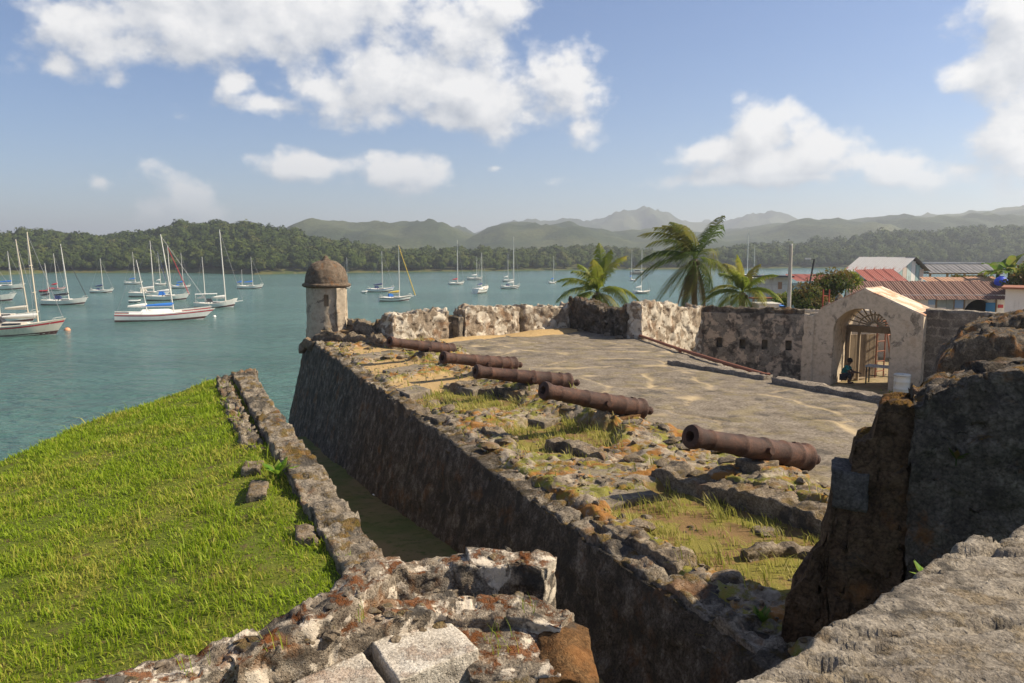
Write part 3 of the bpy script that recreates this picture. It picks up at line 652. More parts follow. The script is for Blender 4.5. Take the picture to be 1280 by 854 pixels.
def rubble_z(x, y):
    u, v = w2uv(x, y); p = P3(x, y, 0)
    g = soft_mask(x, y, FEAT['grass']); s = soft_mask(x, y, FEAT['sand']); bare = 1 - np.clip(g + s, 0, 1)
    rough = (.085 * ridged(p / .75, 4) + .05 * fbm(p / .22, 3) + .06 * fbm(p / 1.5, 2)) * bare + .02 * fbm(p / .4, 3)
    f1, f2, rv = cells(P3(x, y, 0) / .30 + vnoise(p / .4, 2) * .3); e_ = f2 - f1; f1b, f2b, rvb = cells(P3(x, y, 3.3) / .62 + vnoise(p / .7, 2) * .3); eb = f2b - f1b
    rough = rough * .75 + bare * (.06 * (rv[..., 0] - .5) * sstep(0, .10, e_) - .03 * (1 - sstep(0, .12, e_)) + .075 * (rvb[..., 1] - .45) * sstep(0, .08, eb) - .035 * (1 - sstep(0, .08, eb)))
    z = PLAT + .03 + rough - .10 * g - .04 * s + ledge_h(x, y) * (1 - .8 * g) - .30 * (1 - sstep(.1, .42, v + .12 * fbm(p / .5, 3)))
    cn = .0
    return z * (1 - sstep(3.9, 4.4, v)) + (PLAT - .03) * sstep(3.9, 4.4, v)
nu, nv = 680, 122
uu, vv = np.meshgrid(np.linspace(-.6, 27.6, nu), np.linspace(-.05, 4.5, nv), indexing='ij')
jit = vnoise(P3(uu / .25, vv / .25, 9), 2) * .05; xx, yy = uv2w(uu + jit[..., 0], vv + jit[..., 1]); zz = rubble_z(xx, yy)
me = raw_mesh('gun_platform', P3(xx, yy, zz).reshape(-1, 3), [grid_faces(nu, nv)[:, ::-1]])
tint_attr(me, soft_mask(xx, yy, FEAT['grass'], .3).ravel()); a_ = me.attributes.new('sand', 'FLOAT', 'POINT'); a_.data.foreach_set('value', soft_mask(xx, yy, FEAT['sand'], .3).ravel().astype(np.float32))
platform = struct(link('gun_platform_ground', me, M['rubble_ground']))

# paved floor: cracked slabs with open joints
KERB = [at(840, 455, PLAT), at(960, 475, PLAT), at(1110, 505, PLAT), (10.2, 14.2), (12.5, 9.6)]
RAMP_EDGE = [at(795, 423, PLAT), at(850, 442, PLAT), at(907, 459, PLAT), at(960, 474, PLAT)]
FLOOR_POLY = [uv2w(-2, 3.6), uv2w(27.5, 3.6), uv2w(27.5, .2), (-4.2, 28.4), (.9, 33.2), (3.2, 34.5), (4.7, 31.6)] + RAMP_EDGE + KERB[2:] + [(9, 4.6), (4.2, 4.6)]
nu, nv = 330, 190
uu, vv = np.meshgrid(np.linspace(-2, 30, nu), np.linspace(.0, 14.5, nv), indexing='ij'); xx, yy = uv2w(uu, vv); p = P3(xx, yy, 0)
sites = np.array([uv2w(a, b) for a in np.arange(-2, 31, 2.9) for b in np.arange(3.2, 15, 2.3)]) + rng.normal(size=(12 * 6, 2)) * .75
w = vnoise(p / 1.2, 3) * .35; qx, qy = xx + w[..., 0], yy + w[..., 1]
d = np.sqrt((qx[..., None] - sites[:, 0]) ** 2 + (qy[..., None] - sites[:, 1]) ** 2); idx = np.argsort(d, -1)[..., :2]; d1 = np.take_along_axis(d, idx, -1); edge = d1[..., 1] - d1[..., 0]
site_h = rng.normal(size=len(sites)) * .018
zz = PLAT + .02 + site_h[idx[..., 0]] * sstep(0, .4, edge) - .06 * (1 - sstep(.01, .09, edge)) * sstep(-.25, .15, fbm(p / 2.2, 2)) + .022 * fbm(p / .5, 4) + .03 * fbm(p / 3, 2)
inside = pip(xx, yy, FLOOR_POLY); mk = inside[:-1, :-1] & inside[1:, :-1] & inside[1:, 1:] & inside[:-1, 1:]
mk &= (vv[:-1, :-1] > 3.95) | (uu[:-1, :-1] > 25.5)
pv_t = (1 - sstep(.03, .14, edge)) * sstep(-.25, .15, fbm(p / 1.5, 3)) + .8 * sstep(.25, .5, fbm(p / 1.1 + 40, 4))
me = raw_mesh('paved_floor', P3(xx, yy, zz).reshape(-1, 3), [grid_faces(nu, nv, mask=mk)[:, ::-1]])
tint_attr(me, np.clip(pv_t, 0, 1).ravel()); struct(link('paved_floor', me, M['paving_stone']))
# sand drifted against the sea parapet
def drift(name, cx, cy, L, W, H, rz, seed):
    n, k = 40, 16; a, b = np.meshgrid(np.linspace(-1, 1, n), np.linspace(-1, 1, k), indexing='ij'); h = np.maximum(1 - a ** 2, 0) * np.maximum(1 - b ** 2, 0)
    x, y = a * L / 2, b * W / 2; X, Y = cx + x * math.cos(rz) - y * math.sin(rz), cy + x * math.sin(rz) + y * math.cos(rz)
    z = PLAT - .05 + H * h * (1 + .5 * fbm(P3(X, Y, seed) / .4, 3)) + .05 * sstep(0, .2, h)
    me = raw_mesh(name, P3(X, Y, z).reshape(-1, 3), [grid_faces(n, k)]); 
    for nm, v in (('tint', 0), ('sand', 1)): me.attributes.new(nm, 'FLOAT', 'POINT').data.foreach_set('value', np.full(n * k, v, np.float32))
    return struct(link(name, me, M['rubble_ground']))
drift('sand_drift_ground', 1.6, 32.9, 5.2, 1.5, .16, R(40), 1); drift('sand_drift_ground', -1.9, 30.2, 5.0, .9, .12, R(43), 2)

# kerb along the courtyard side
def kerb(name, pts, h, wd, label, seed):
    o = ruin(name, pts, PLAT + h, 4.8, wd, .09, M['kerb_stone'], amp=.025, seed=seed, top_amp=.05); tag(o, label, 'kerb'); return o
k1 = [np.array(KERB[0]), np.array(KERB[1])]; k2 = [np.array(at(972, 479, PLAT)), np.array(KERB[2]), np.array(KERB[3])]
kerb('stone_kerb', k1, .13, .40, 'worn stone kerb at the foot of the old ramp rail', 3); kerb('stone_kerb', k2, .16, .45, 'low stone kerb in front of the arched gate', 4)
rp = [np.array(p) for p in RAMP_EDGE]
struct(ruin('ramp_wall', rp, PLAT + .02, 4.8, .25, .12, M['kerb_stone'], amp=.015, seed=5, top_amp=.02))
mb = MB(); mb.tube([(p[0], p[1], PLAT + .16 - .02 * i) for i, p in enumerate(rp)], .055, 8)
ra = root('ramp_rail', 'long rusty red rail lying along the ramp edge', 'rail', (rp[0][0], rp[0][1], PLAT)); o = mb.build('rail', M['scaffold_rust'], None, True)
o.parent = ra; o.matrix_parent_inverse = Matrix.Translation((-rp[0][0], -rp[0][1], -PLAT))
for i, p in enumerate(rp):
    o = MB().box((p[0] - rp[0][0], p[1] - rp[0][1], .05), (.1, .1, .22)).build('bracket', M['scaffold_rust'], ra)

# scarp: the battered outer face of the platform, and the ditch below it
DITCH = [(-3.0, 6.15), (4.0, 5.75), (7.5, 5.5), (12.4, 4.85), (21.4, 4.0), (25.5, 3.4), (27, 2.6)]
sc_path = [uv2w(26.6, .12), uv2w(20, .10), uv2w(12, .12), uv2w(5, .10), uv2w(-.6, .12)]
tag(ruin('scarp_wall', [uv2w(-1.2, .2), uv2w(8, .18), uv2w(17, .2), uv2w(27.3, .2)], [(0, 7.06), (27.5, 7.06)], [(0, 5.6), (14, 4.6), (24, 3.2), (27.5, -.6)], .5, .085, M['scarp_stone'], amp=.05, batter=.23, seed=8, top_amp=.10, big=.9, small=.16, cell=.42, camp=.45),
    'tall dark stained scarp wall dropping into the shaded ditch', 'wall')
tag(ruin('scarp_coping', [uv2w(-.9, .2), uv2w(8, .18), uv2w(17, .2), uv2w(27.0, .2)], 7.08, 6.8, .42, .05, M['weathered_stone'], amp=.045, seed=14, top_amp=.16, step=.06, cell=.22, camp=.4), 'crumbling stone edge along the top of the dark scarp wall', 'wall')
# seaward return of the scarp under the sentry box
e0 = uv2w(27.2, .2); tag(ruin('sea_wall', [e0, (e0[0] + 2.2, e0[1] + 1.2), (e0[0] + 9, e0[1] + 5.2)], 7.05, -.6, .5, .16, M['scarp_stone'], amp=.05, batter=.18, seed=9), 'stained sea wall below the sentry box', 'wall')
nu, nv = 130, 30
yy, ss = np.meshgrid(np.linspace(5.0, 31.5, nu), np.linspace(0, 1, nv), indexing='ij')
xl, xr = 2.33 - .444 * (yy - 0.4) + .25, 4.86 - .416 * yy - .3 + .6
xr = 2.3 - (yy - 5.9) * .416 + .3; xl = -1.08 - (yy - 7.35) * .444 - .6
xx = xl + (xr - xl) * ss; zz = np.interp(yy, [5, 13, 17.5, 27.3, 29.5, 31.5], [6.05, 5.5, 4.9, 4.0, 3.0, -.8]) + .07 * fbm(P3(xx, yy, 3) / .7, 4) + .12 * (2 * ss - 1) ** 4
struct(link('ditch_ground', raw_mesh('ditch_ground', P3(xx, yy, zz).reshape(-1, 3), [grid_faces(nu, nv)[:, ::-1]]), M['ditch_soil']))

# counterscarp: low ragged wall between the meadow and the ditch
lw = root('counterscarp_wall', 'low crumbling stone wall between green meadow and shaded ditch', 'wall', (-4.2, 13.5, 6.8))
def child(o, par):
    bpy.context.view_layer.update(); o.parent = par; o.matrix_parent_inverse = Matrix.LocRotScale(par.location, par.rotation_euler, None).inverted(); return o
def lwx(Y, off): return (-1.08 - (Y - 7.35) * .444 - off, Y)
child(ruin('masonry', [lwx(5.2, .32), lwx(9, .33), lwx(13.5, .36), lwx(19.45, .33)], [(0, 7.5), (3.5, 7.47), (8, 7.5), (15.6, 7.52)], [(0, 5.2), (15.6, 3.0)], .46, .042, M['weathered_stone'], amp=.04, seed=11, top_amp=.14, step=.06, big=.4, small=.08, cell=.18, camp=.5), lw)
child(ruin('inner_course', [lwx(12.3, .86), lwx(16, .90), lwx(19.2, .80)], 7.40, 6.6, .30, .04, M['weathered_stone'], amp=.06, seed=12, top_amp=.2, cell=.14), lw)
child(ruin('broken_end', [lwx(19.35, .0), (-7.4, 19.05), (-8.3, 18.6)], [(0, 7.52), (.7, 7.42), (1.9, 6.9)], 4.0, .45, .05, M['rubble_stone'], amp=.07, seed=13, top_amp=.1), lw)
for k, (Y, off, L) in enumerate([(11.2, .95, .5), (10.1, 1.0, .7), (8.4, .7, .4)]):
    x, y = lwx(Y, off); o = rock('stone', quad_z([(x - .12, y - L / 2), (x + .16, y - L / 2), (x - .02, y + L / 2), (x - .28, y + L / 2)], 6.9), quad_z([(x - .1, y - L / 2), (x + .14, y - L / 2), (x - .02, y + L / 2), (x - .25, y + L / 2)], 7.42), .05, M['rubble_stone'], amp=.05, seed=30 + k); child(o, lw)

# meadow: the grass slope on the glacis
def meadow_z(x, y):
    xw = -1.08 - (y - 7.35) * .444 - .65; dl = np.maximum(xw - x, 0) * .914
    z = 7.33 - .185 * np.maximum(dl - .3, 0) + .05 * fbm(P3(x, y, 1) / 1.3, 3) + .02 * fbm(P3(x, y, 4) / .4, 2) + .14 * (1 - sstep(3.5, 6.5, y)) 
    ex = np.interp(y, [2, 8, 11, 14.4, 16.5, 18.2, 19.3, 20.5], [-17, -14.6, -12.2, -9.65, -9.25, -8.1, -7.35, -6.6]); out = np.maximum(ex - x, 0)
    return z - 1.15 * out - np.minimum(out * 3, .25) - np.maximum(y - 19.3, 0) * 1.3
def in_meadow(x, y): return x < -1.08 - (y - 7.35) * .444 - .35
nu, nv = 190, 200; xx, yy = np.meshgrid(np.linspace(-24, 0.2, nu), np.linspace(1.0, 25, nv), indexing='ij'); zz = np.maximum(meadow_z(xx, yy), -1.5)
ok = in_meadow(xx, yy); mk = ok[:-1, :-1] & ok[1:, 1:]
struct(link('meadow_ground', raw_mesh('meadow_ground', P3(xx, yy, zz).reshape(-1, 3), [grid_faces(nu, nv, mask=mk)]), M['turf_soil']))

def blades(name, pts, hs, ws, mat, seed, lean=.35, wind=(-.25, .1), parent=None):
    r = np.random.default_rng(seed); n = len(pts); a = r.uniform(0, 6.283, n); side = P3(np.cos(a), np.sin(a), 0) * np.asarray(ws)[:, None]
    b = a + 1.57 + r.normal(0, .6, n); ln = np.abs(r.normal(0, lean, n)); bend = P3(np.cos(b) * ln + wind[0], np.sin(b) * ln + wind[1], 0) * np.asarray(hs)[:, None]
    up = P3(np.zeros(n), 0, hs); base = np.asarray(pts)
    m = base + up * .55 + bend * .35; tip = base + up * (1 - .25 * ln[:, None]) + bend * 1.05
    V = np.stack([base - side, base + side, m + side * .75, m - side * .75, tip], 1).reshape(-1, 3); o = np.arange(n)[:, None] * 5
    me = raw_mesh(name, V, [np.concatenate([o + np.array([[0, 1, 2]]), o + np.array([[0, 2, 3]]), o + np.array([[3, 2, 4]])])], smooth=False)
    tint_attr(me, np.repeat(np.clip(r.normal(.5, .25, n), 0, 1), 5)); return link(name, me, mat, parent)
N = 290000; gx = rng.uniform(-17, -.4, N); gy = 2.6 + 17.4 * rng.random(N) ** 1.25
dens = fbm(P3(gx, gy, 2) / .55, 3); vis = (np.abs(gx) < gy * .72 + 2.6) & in_meadow(gx + .05, gy) & (dens > -.42); exm = np.interp(gy, [2, 8, 11, 14.4, 16.5, 18.2, 19.3, 20.5], [-17, -14.6, -12.2, -9.65, -9.25, -8.1, -7.35, -6.6]); vis &= gx > exm - .35
gx, gy, dens = gx[vis], gy[vis], dens[vis]
hs = (.042 + .07 * rng.random(len(gx)) ** 1.7) * (1 + 1.5 * np.clip(dens, -.4, .7)); hs[rng.random(len(gx)) < .010] *= 2.3
tag(blades('meadow_grass', P3(gx, gy, meadow_z(gx, gy) - .015), hs, .0031 + .00055 * gy * rng.uniform(.6, 1.2, len(gx)), M['meadow_blade'], 5, .75, (-.15, .05)), 'bright green long meadow grass on the slope beside the ditch', 'grass', kind='stuff')
# sparse dry grass of the gun platform
N = 60000; u_ = rng.uniform(-.4, 24, N); v_ = rng.uniform(.1, 4.2, N); gx, gy = uv2w(u_, v_); mg = soft_mask(gx, gy, FEAT['grass'], .35); dn = fbm(P3(gx, gy, 6) / .5, 3)
keep = (rng.random(N) < np.clip(mg * (.38 + 1.7 * dn), 0, 1)) | ((rng.random(N) < .05) & (dn > .12)); gx, gy, dn = gx[keep], gy[keep], dn[keep]
hs = (.07 + .14 * rng.random(len(gx)) ** 2) * (1 + 1.3 * np.clip(dn, -.3, .7))
tag(blades('dry_grass', P3(gx, gy, rubble_z(gx, gy) - .02), hs, .0035 + .00045 * gy * rng.uniform(.7, 1.2, len(gx)), M['dry_blade'], 6, .5), 'yellowish dry grass in patches among rubble beside the cannons', 'grass', kind='stuff')
print('blades', len(gx))
# rubble: the larger stones one by one, the crumbs as one mass
cand = []
while len(cand) < 1900:
    u, v = rng.uniform(-.4, 26), rng.uniform(.08, 4.15) if rng.random() < .75 else rng.uniform(2.6, 4.1)
    x, y = uv2w(u, v)
    cand.append((x, y))
cx, cy = np.array(cand).T; bare = 1 - soft_mask(cx, cy, FEAT['grass']) - .7 * soft_mask(cx, cy, FEAT['sand']); keep = rng.random(len(cx)) < np.clip(bare + .03, 0, 1); cx, cy = cx[keep], cy[keep]; cz = rubble_z(cx, cy)
sz = .03 + .21 * rng.random(len(cx)) ** 4.0
def gun_clear(x, y, s, zt):
    for b, m in CANNON:
        b, m = np.array(b), np.array(m); t = np.clip(((x - b[0]) * (m[0] - b[0]) + (y - b[1]) * (m[1] - b[1])) / ((m[:2] - b[:2]) @ (m[:2] - b[:2])), -.05, 1.05); c = b + (m - b) * t
        if math.hypot(x - c[0], y - c[1]) < .22 + s and zt > c[2] - .26: return False
    return True
order = np.argsort(-sz); big = [i for i in order[:330] if gun_clear(cx[i], cy[i], sz[i], cz[i] + sz[i] * .5)][:120]; bigset = set(big)
for i in big:
    me = FLATS[rnd.randrange(5)] if rnd.random() < .55 else STONES[rnd.randrange(8)]
    o = link('stone', me, None, platform); s = sz[i]; o.location = (cx[i], cy[i], cz[i] + s * .04); o.scale = (s, s, s * rnd.uniform(.8, 1.3)); o.rotation_euler = (rnd.uniform(-.15, .15), rnd.uniform(-.15, .15), rnd.uniform(0, 6.28))
sm = [i for i in range(len(cx)) if i not in bigset and sz[i] < .1]
extra = [(float(x), float(y)) for x, y in zip(*uv2w(rng.uniform(-.3, 25, 1150), np.abs(rng.normal(0, .5, 1150)) + .06))]; ex = np.array(extra); ez = rubble_z(ex[:, 0], ex[:, 1])
o = scatter_join('rubble', [(cx[i], cy[i], cz[i]) for i in sm] + [(a, b, c) for (a, b), c in zip(extra, ez)], [sz[i] for i in sm] + list(.014 + .045 * rng.random(1150) ** 3), STONES[:5], M['rubble_stone'], 3); tag(o, 'small broken rubble strewn over the gun platform edge', 'rubble', kind='stuff')
# the flat slabs one can pick out
def flat_slab(pts, z0, z1, seed, mat='paving_stone'):
    z1 -= .04; q = [at(x, y, z1) for x, y in pts]; o = rock('slab', quad_z(q, z0), quad_z(q, z1), .045, M[mat], amp=.018, seed=seed, small=.15); o.parent = platform
for k, (pts, z0, z1) in enumerate([([(722, 590), (765, 578), (795, 602), (757, 605)][::-1], 6.9, 7.2), ([(735, 618), (800, 605), (822, 618), (760, 632)][::-1], 6.85, 7.16), ([(772, 583), (840, 566), (905, 580), (828, 593)][::-1], 6.9, 7.18), ([(640, 520), (690, 507), (735, 512), (680, 528)][::-1], 6.9, 7.2),
        ([(495, 487), (520, 481), (540, 487), (512, 494)][::-1], 6.9, 7.22), ([(560, 481), (620, 470), (650, 476), (590, 488)][::-1], 6.9, 7.22), ([(478, 463), (520, 455), (545, 459), (500, 468)][::-1], 6.9, 7.2), ([(435, 446), (490, 437), (510, 440), (455, 450)][::-1], 6.9, 7.22),
        ([(935, 775), (965, 752), (990, 772), (960, 790)][::-1], 6.6, 7.15)]):
    flat_slab(pts, z0, z1, 60 + k, 'paving_stone' if k < 8 else 'rubble_stone')
for k, (pts, zt_, th_) in enumerate([([(828, 584), (880, 596), (940, 612), (1000, 630), (1062, 652)], 7.27, .5), ([(560, 478), (620, 484), (665, 492), (720, 508)], 7.22, .45), ([(690, 548), (760, 566), (800, 584)], 7.2, .35), ([(745, 640), (790, 672), (860, 705)], 7.15, .3), ([(930, 690), (980, 683), (1040, 690)], 7.12, .2), ([(500, 500), (560, 524), (640, 545)], 7.16, .35)]):
    o = ruin('masonry_ledge', [at(x, y, zt_) for x, y in pts], zt_, 6.8, th_, .045, M['rubble_stone'], amp=.045, seed=130 + k, top_amp=.10, step=.06, cell=.2, camp=.5); o.parent = platform
# ------------------------------------------------------------------ walls of the fort
def line_hit(px, P0, d):               # where the upright line of sight at column px meets a plan line
    k = (px - 640) / FPX * 1.0; a = ray(px, 400); k = a[0] / a[1]
    t = (k * P0[1] - P0[0]) / (d[0] - k * d[1]); return t
def thing(o, label, cat='wall', group=None): o['kind'] = 'thing'; return tag(o, label, cat, group)
for o in list(COL.objects):
    if o.get('category') in ('wall', 'kerb'): o['kind'] = 'thing'
def px_z(px, py, P0, d):
    t = line_hit(px, P0, d); Y = P0[1] + d[1] * t; return t, upy(px, py, Y)[1]
# sea parapet with two embrasures
PA, PB, PC = np.array([-4.55, 28.4]), np.array([.55, 33.0]), np.array([3.0, 34.3]); dP = (PB - PA) / np.linalg.norm(PB - PA); dQ = (PC - PB) / np.linalg.norm(PC - PB)
par = root('sea_parapet', 'whitewashed crumbling parapet with two gun embrasures beside the sea', 'wall', (-2, 30.7, PLAT)); par['kind'] = 'thing'
def pt(px): return PA + dP * line_hit(px, PA, dP)
runs = [(pt(492), pt(563), [(492, 393), (563, 388)]), (pt(583), pt(651), [(583, 386), (651, 382)])]
for k, (a, b, tops) in enumerate(runs):
    z0, z1 = [px_z(x, y, PA, dP)[1] for x, y in tops]; L = np.linalg.norm(b - a)
    child(ruin('masonry_run', [a + np.array([-.3, .3]), b + np.array([-.3, .3])], [(0, z0), (L, z1)], 6.3, .75, .055, M['parapet_stone'], amp=.05, seed=20 + k, top_amp=.20, big=.5, step=.06), par)
a = pt(669); z1 = px_z(700, 381, PA, dP)[1]
child(ruin('masonry_run', [a + np.array([-.3, .3]), PB + np.array([-.2, .4]), PC + np.array([-.1, .4])], [(0, z1), (3.4, z1 - .05), (4.6, z1 - .2)], 6.3, .75, .06, M['parapet_stone'], amp=.05, seed=23, top_amp=.22, step=.08), par)
for k, (x0, x1, zz) in enumerate([(560, 586, 7.72), (649, 671, 7.82)]):
    a, b = pt(x0), pt(x1); child(ruin('embrasure_sill', [a + np.array([-.42, .42]), b + np.array([-.42, .42])], zz, 6.3, .5, .07, M['rubble_stone'], amp=.05, seed=26 + k, top_amp=.08), par)
    c = (a * .35 + b * .65); n = np.array([-dP[1], dP[0]])
    q = [c - dP * .12 + n * .1, c + dP * .2 + n * .1, c + dP * .22 + n * .75, c - dP * .18 + n * .75]
    child(rock('merlon_stub', quad_z(q, 6.4), quad_z(q, 7.98 + .1 * k), .06, M['weathered_stone'], amp=.06, seed=28 + k, round_=.15), par)
thing(ruin('link_wall', [(-6.3, 30.75), (-5.2, 30.0), (-4.45, 29.2)], [(0, 7.95), (1.2, 7.75), (2.2, 8.0)], 6.2, .5, .06, M['weathered_stone'], amp=.06, seed=31, top_amp=.14), 'broken low stone wall joining the sentry box to the parapet')
thing(ruin('footing_wall', [(-7.15, 29.5), (-6.1, 29.3), (-5.0, 28.6), (-4.1, 27.6)], [(0, 7.6), (1.0, 7.38), (2.4, 7.50), (3.8, 7.25)], 6.6, .32, .055, M['rubble_stone'], amp=.06, seed=32, top_amp=.18), 'ragged brown footing stones around the bare earth below the sentry box')
# dark broken corner and the lit return wall
Dp, Ep = np.array([4.75, 30.6]), np.array([7.9, 34.0])
thing(ruin('broken_wall', [(2.75, 34.3), (3.6, 33.0), (4.75, 30.9)], [(0, 8.45), (1.6, 8.35), (3.0, 8.15), (4, 8.3)], 6.2, .7, .07, M['scarp_stone'], amp=.09, seed=33, top_amp=.2, step=.12), 'dark broken masonry corner in front of the young palm')
for k, (x, y, z, s) in enumerate([(2.9, 33.3, 7.15, .34), (3.9, 31.6, 7.15, .3), (2.2, 33.3, 7.12, .2), (4.2, 30.6, 7.15, .22)]):
    o = link('stone', STONES[k], None, platform); o.location = (x, y, z); o.scale = (s,) * 3; o.rotation_euler = (0, 0, k * 1.3)
zl = px_z(792, 381, Dp, (Ep - Dp))[1]; ze = px_z(872, 384, Dp, (Ep - Dp))[1]
thing(ruin('return_wall', [Dp, Ep], [(0, zl), (1.2, zl + .05), (3.84, ze + .05)], 4.6, .8, .065, M['parapet_stone'], amp=.05, seed=35, top_amp=.16, step=.1), 'sunlit plastered wall stub above the red ramp rail')
# loophole wall
def holed_wall(name, p0, p1, z0, z1, th, holes, res, mat, amp=.012, seed=0):
    p0, p1 = np.array(p0), np.array(p1); L = np.linalg.norm(p1 - p0); d = (p1 - p0) / L; n = np.array([d[1], -d[0]])       # n points to the front
    S = np.unique(np.concatenate([np.linspace(0, L, int(L / res) + 1)] + [[h[0], h[1]] for h in holes])); Z = np.unique(np.concatenate([np.linspace(z0, z1, int((z1 - z0) / res) + 1)] + [[h[2], h[3]] for h in holes]))
    V, F, off = [], [], 0; sm, zm = np.meshgrid((S[1:] + S[:-1]) / 2, (Z[1:] + Z[:-1]) / 2, indexing='ij'); mk = np.ones(sm.shape, bool)
    for h in holes: mk &= ~((sm > h[0]) & (sm < h[1]) & (zm > h[2]) & (zm < h[3]))
    s, z = np.meshgrid(S, Z, indexing='ij')
    for dep, flip in ((0, True), (th, False)):
        xy = p0 + s[..., None] * d - n * dep; V.append(np.concatenate([xy, z[..., None]], -1).reshape(-1, 3)); f = grid_faces(len(S), len(Z), off, mk); F.append(f[:, ::-1] if not flip else f); off += s.size
    V = craggy(np.concatenate(V), amp, seed); V = [V]
    def strip(pts, closed):
        nonlocal off
        pts = np.array(pts); m = len(pts); a = [(*(p0 + q[0] * d + n * .0), q[1]) for q in pts]; b = [(*(p0 + (q[0] + q[2]) * d - n * th), q[1]) for q in pts]
        W = craggy(np.array(a + b), amp, seed); V.append(W); idx = [(i, (i + 1) % m) for i in range(m if closed else m - 1)]
        F.append(np.array([[off + i, off + j, off + m + j, off + m + i] for i, j in idx])); off += 2 * m
    for h in holes: strip([(h[0], h[2], 0), (h[1], h[2], 0), (h[1], h[3], 0), (h[0], h[3], 0)], True)
    strip([(q, z1, 0) for q in S], False); strip([(0, q, 0) for q in Z], False); strip([(L, q, 0) for q in Z], False)
    me = raw_mesh(name, np.concatenate(V), [np.concatenate(F)]); bm = bmesh.new(); bm.from_mesh(me); bmesh.ops.remove_doubles(bm, verts=bm.verts, dist=1e-4); bmesh.ops.recalc_face_normals(bm, faces=bm.faces); bm.to_mesh(me); bm.free(); me.set_sharp_from_angle(angle=R(50))
    return link(name, me, mat)
G0 = np.array([12.3, 32.3]); GE = np.array([.78, -.62]); GE /= np.linalg.norm(GE); GW = np.array([-GE[1], GE[0]]); COURT = 5.1
lp0, lp1 = np.array([7.5, 34.1]), np.array([12.2, 32.35]); ld = (lp1 - lp0) / np.linalg.norm(lp1 - lp0)
holes = []
for x, y in ((900, 428), (929, 430), (957, 431), (987, 432)):
    t, z = px_z(x, y, lp0, ld); holes.append((t - .12, t + .12, z - .21, z + .21))
lw2 = root('loophole_wall', 'stained grey wall with four loopholes left of the arched gate', 'wall', (9.8, 32.7, COURT)); lw2['kind'] = 'thing'
child(holed_wall('plastered_face', lp0, lp1, 4.8, 7.92, .55, holes, .12, M['loophole_plaster'], seed=40), lw2)
off_ = np.array([.0, .3])
child(ruin('rubble_capping', [lp0 + off_, lp1 + off_], 8.14, 7.86, .42, .06, M['scarp_stone'], amp=.05, seed=41, top_amp=.12), lw2)
child(holed_wall('loophole_backing', lp0 + [.0, .75], lp1 + [0, .75], 4.8, 7.5, .05, [], .5, M['gate_plaster'], seed=42), lw2)

# ------------------------------------------------------------------ sentry box
TX, TY = -7.30, 30.9
tw = root('sentry_box', 'round stone sentry box with brown dome at the fort corner', 'sentry box', (TX, TY, 6.6))
na, nh = 72, 64; th = np.linspace(0, 2 * math.pi, na + 1)[:-1]; hz = np.linspace(5.8, 9.16, nh)
rr = np.interp(hz, [5.8, 6.7, 7.3, 7.9, 9.16], [.82, .84, .82, .79, .78]); T_, H_ = np.meshgrid(th, hz, indexing='ij'); R_ = np.interp(H_, hz, rr)
V = P3(R_ * np.cos(T_), R_ * np.sin(T_), H_ - 6.6); wq = P3(V[..., 0] + TX, V[..., 1] + TY, V[..., 2]); rad = .035 * fbm(wq / .35, 4) + .05 * fbm(wq / .2, 3) * (1 - sstep(7.5, 8.0, H_)); V = V * np.where([True, True, False], (1 + rad / R_)[..., None], 1)
wa = math.atan2(-1, -.05 + TX / TY * -1 - .0) ; wa = math.atan2(-TY, -TX) - .06
da = (th - wa + math.pi) % (2 * math.pi) - math.pi; wz = (upy(404, 382, TY)[1], upy(404, 368, TY)[1])
i = np.arange(na)[:, None] * nh + np.arange(nh - 1)[None, :]; i2 = ((np.arange(na) + 1) % na)[:, None] * nh + np.arange(nh - 1)[None, :]; fq = np.stack([i, i2, i2 + 1, i + 1], -1)
hole = (np.abs(da)[:, None] < .13) & (hz[:-1] > wz[0])[None, :] & (hz[:-1] < wz[1])[None, :]; me = raw_mesh('shaft', V.reshape(-1, 3), [fq[~hole]]); link('shaft', me, M['tower_stone'], tw)
ca, sa = math.cos(wa), math.sin(wa); zc = (wz[0] + wz[1]) / 2 - 6.6
mbw = MB(); mbw.box((ca * .60, sa * .60, zc), (.06, .34, .62), wa); mbw.build('window_back', M['weathered_timber'], tw)
mbw = MB()
for s in (-1, 1): mbw.box((ca * .69 - sa * s * .135, sa * .69 + ca * s * .135, zc), (.16, .05, .56), wa)
mbw.box((ca * .69, sa * .69, zc - .27), (.16, .3, .05), wa); mbw.box((ca * .69, sa * .69, zc + .27), (.16, .3, .05), wa); mbw.build('window_reveal', M['tower_stone'], tw)
prof = [(.70, 9.10), (.86, 9.13), (.92, 9.17), (.935, 9.22), (.90, 9.27), (.84, 9.29), (.80, 9.32)]
def rough_lathe(name, prof, mat, amp, seed, n=64, sub=1):
    pr = np.array(prof); V = np.stack([P3(pr[:, 0] * math.cos(a), pr[:, 0] * math.sin(a), pr[:, 1] - 6.6) for a in np.linspace(0, 2 * math.pi, n + 1)[:-1]], 0); k = len(prof)
    i = np.arange(n)[:, None] * k + np.arange(k - 1)[None, :]; i2 = ((np.arange(n) + 1) % n)[:, None] * k + np.arange(k - 1)[None, :]
    return link(name, raw_mesh(name, craggy(V.reshape(-1, 3), amp, seed, .4, .09), [np.stack([i, i2, i2 + 1, i + 1], -1).reshape(-1, 4)]), mat, tw)
rough_lathe('cornice', prof, M['dome_stone'], .02, 1); rough_lathe('dome', [(.84 * math.cos(a) ** .72, 9.24 + .93 * math.sin(a)) for a in np.linspace(0, 1.53, 30)], M['dome_stone'], .035, 2)
rough_lathe('finial', [(.22, 10.10), (.17, 10.18), (.10, 10.24), (.085, 10.29), (.05, 10.34), (.0, 10.36)], M['dome_stone'], .02, 3, 20)
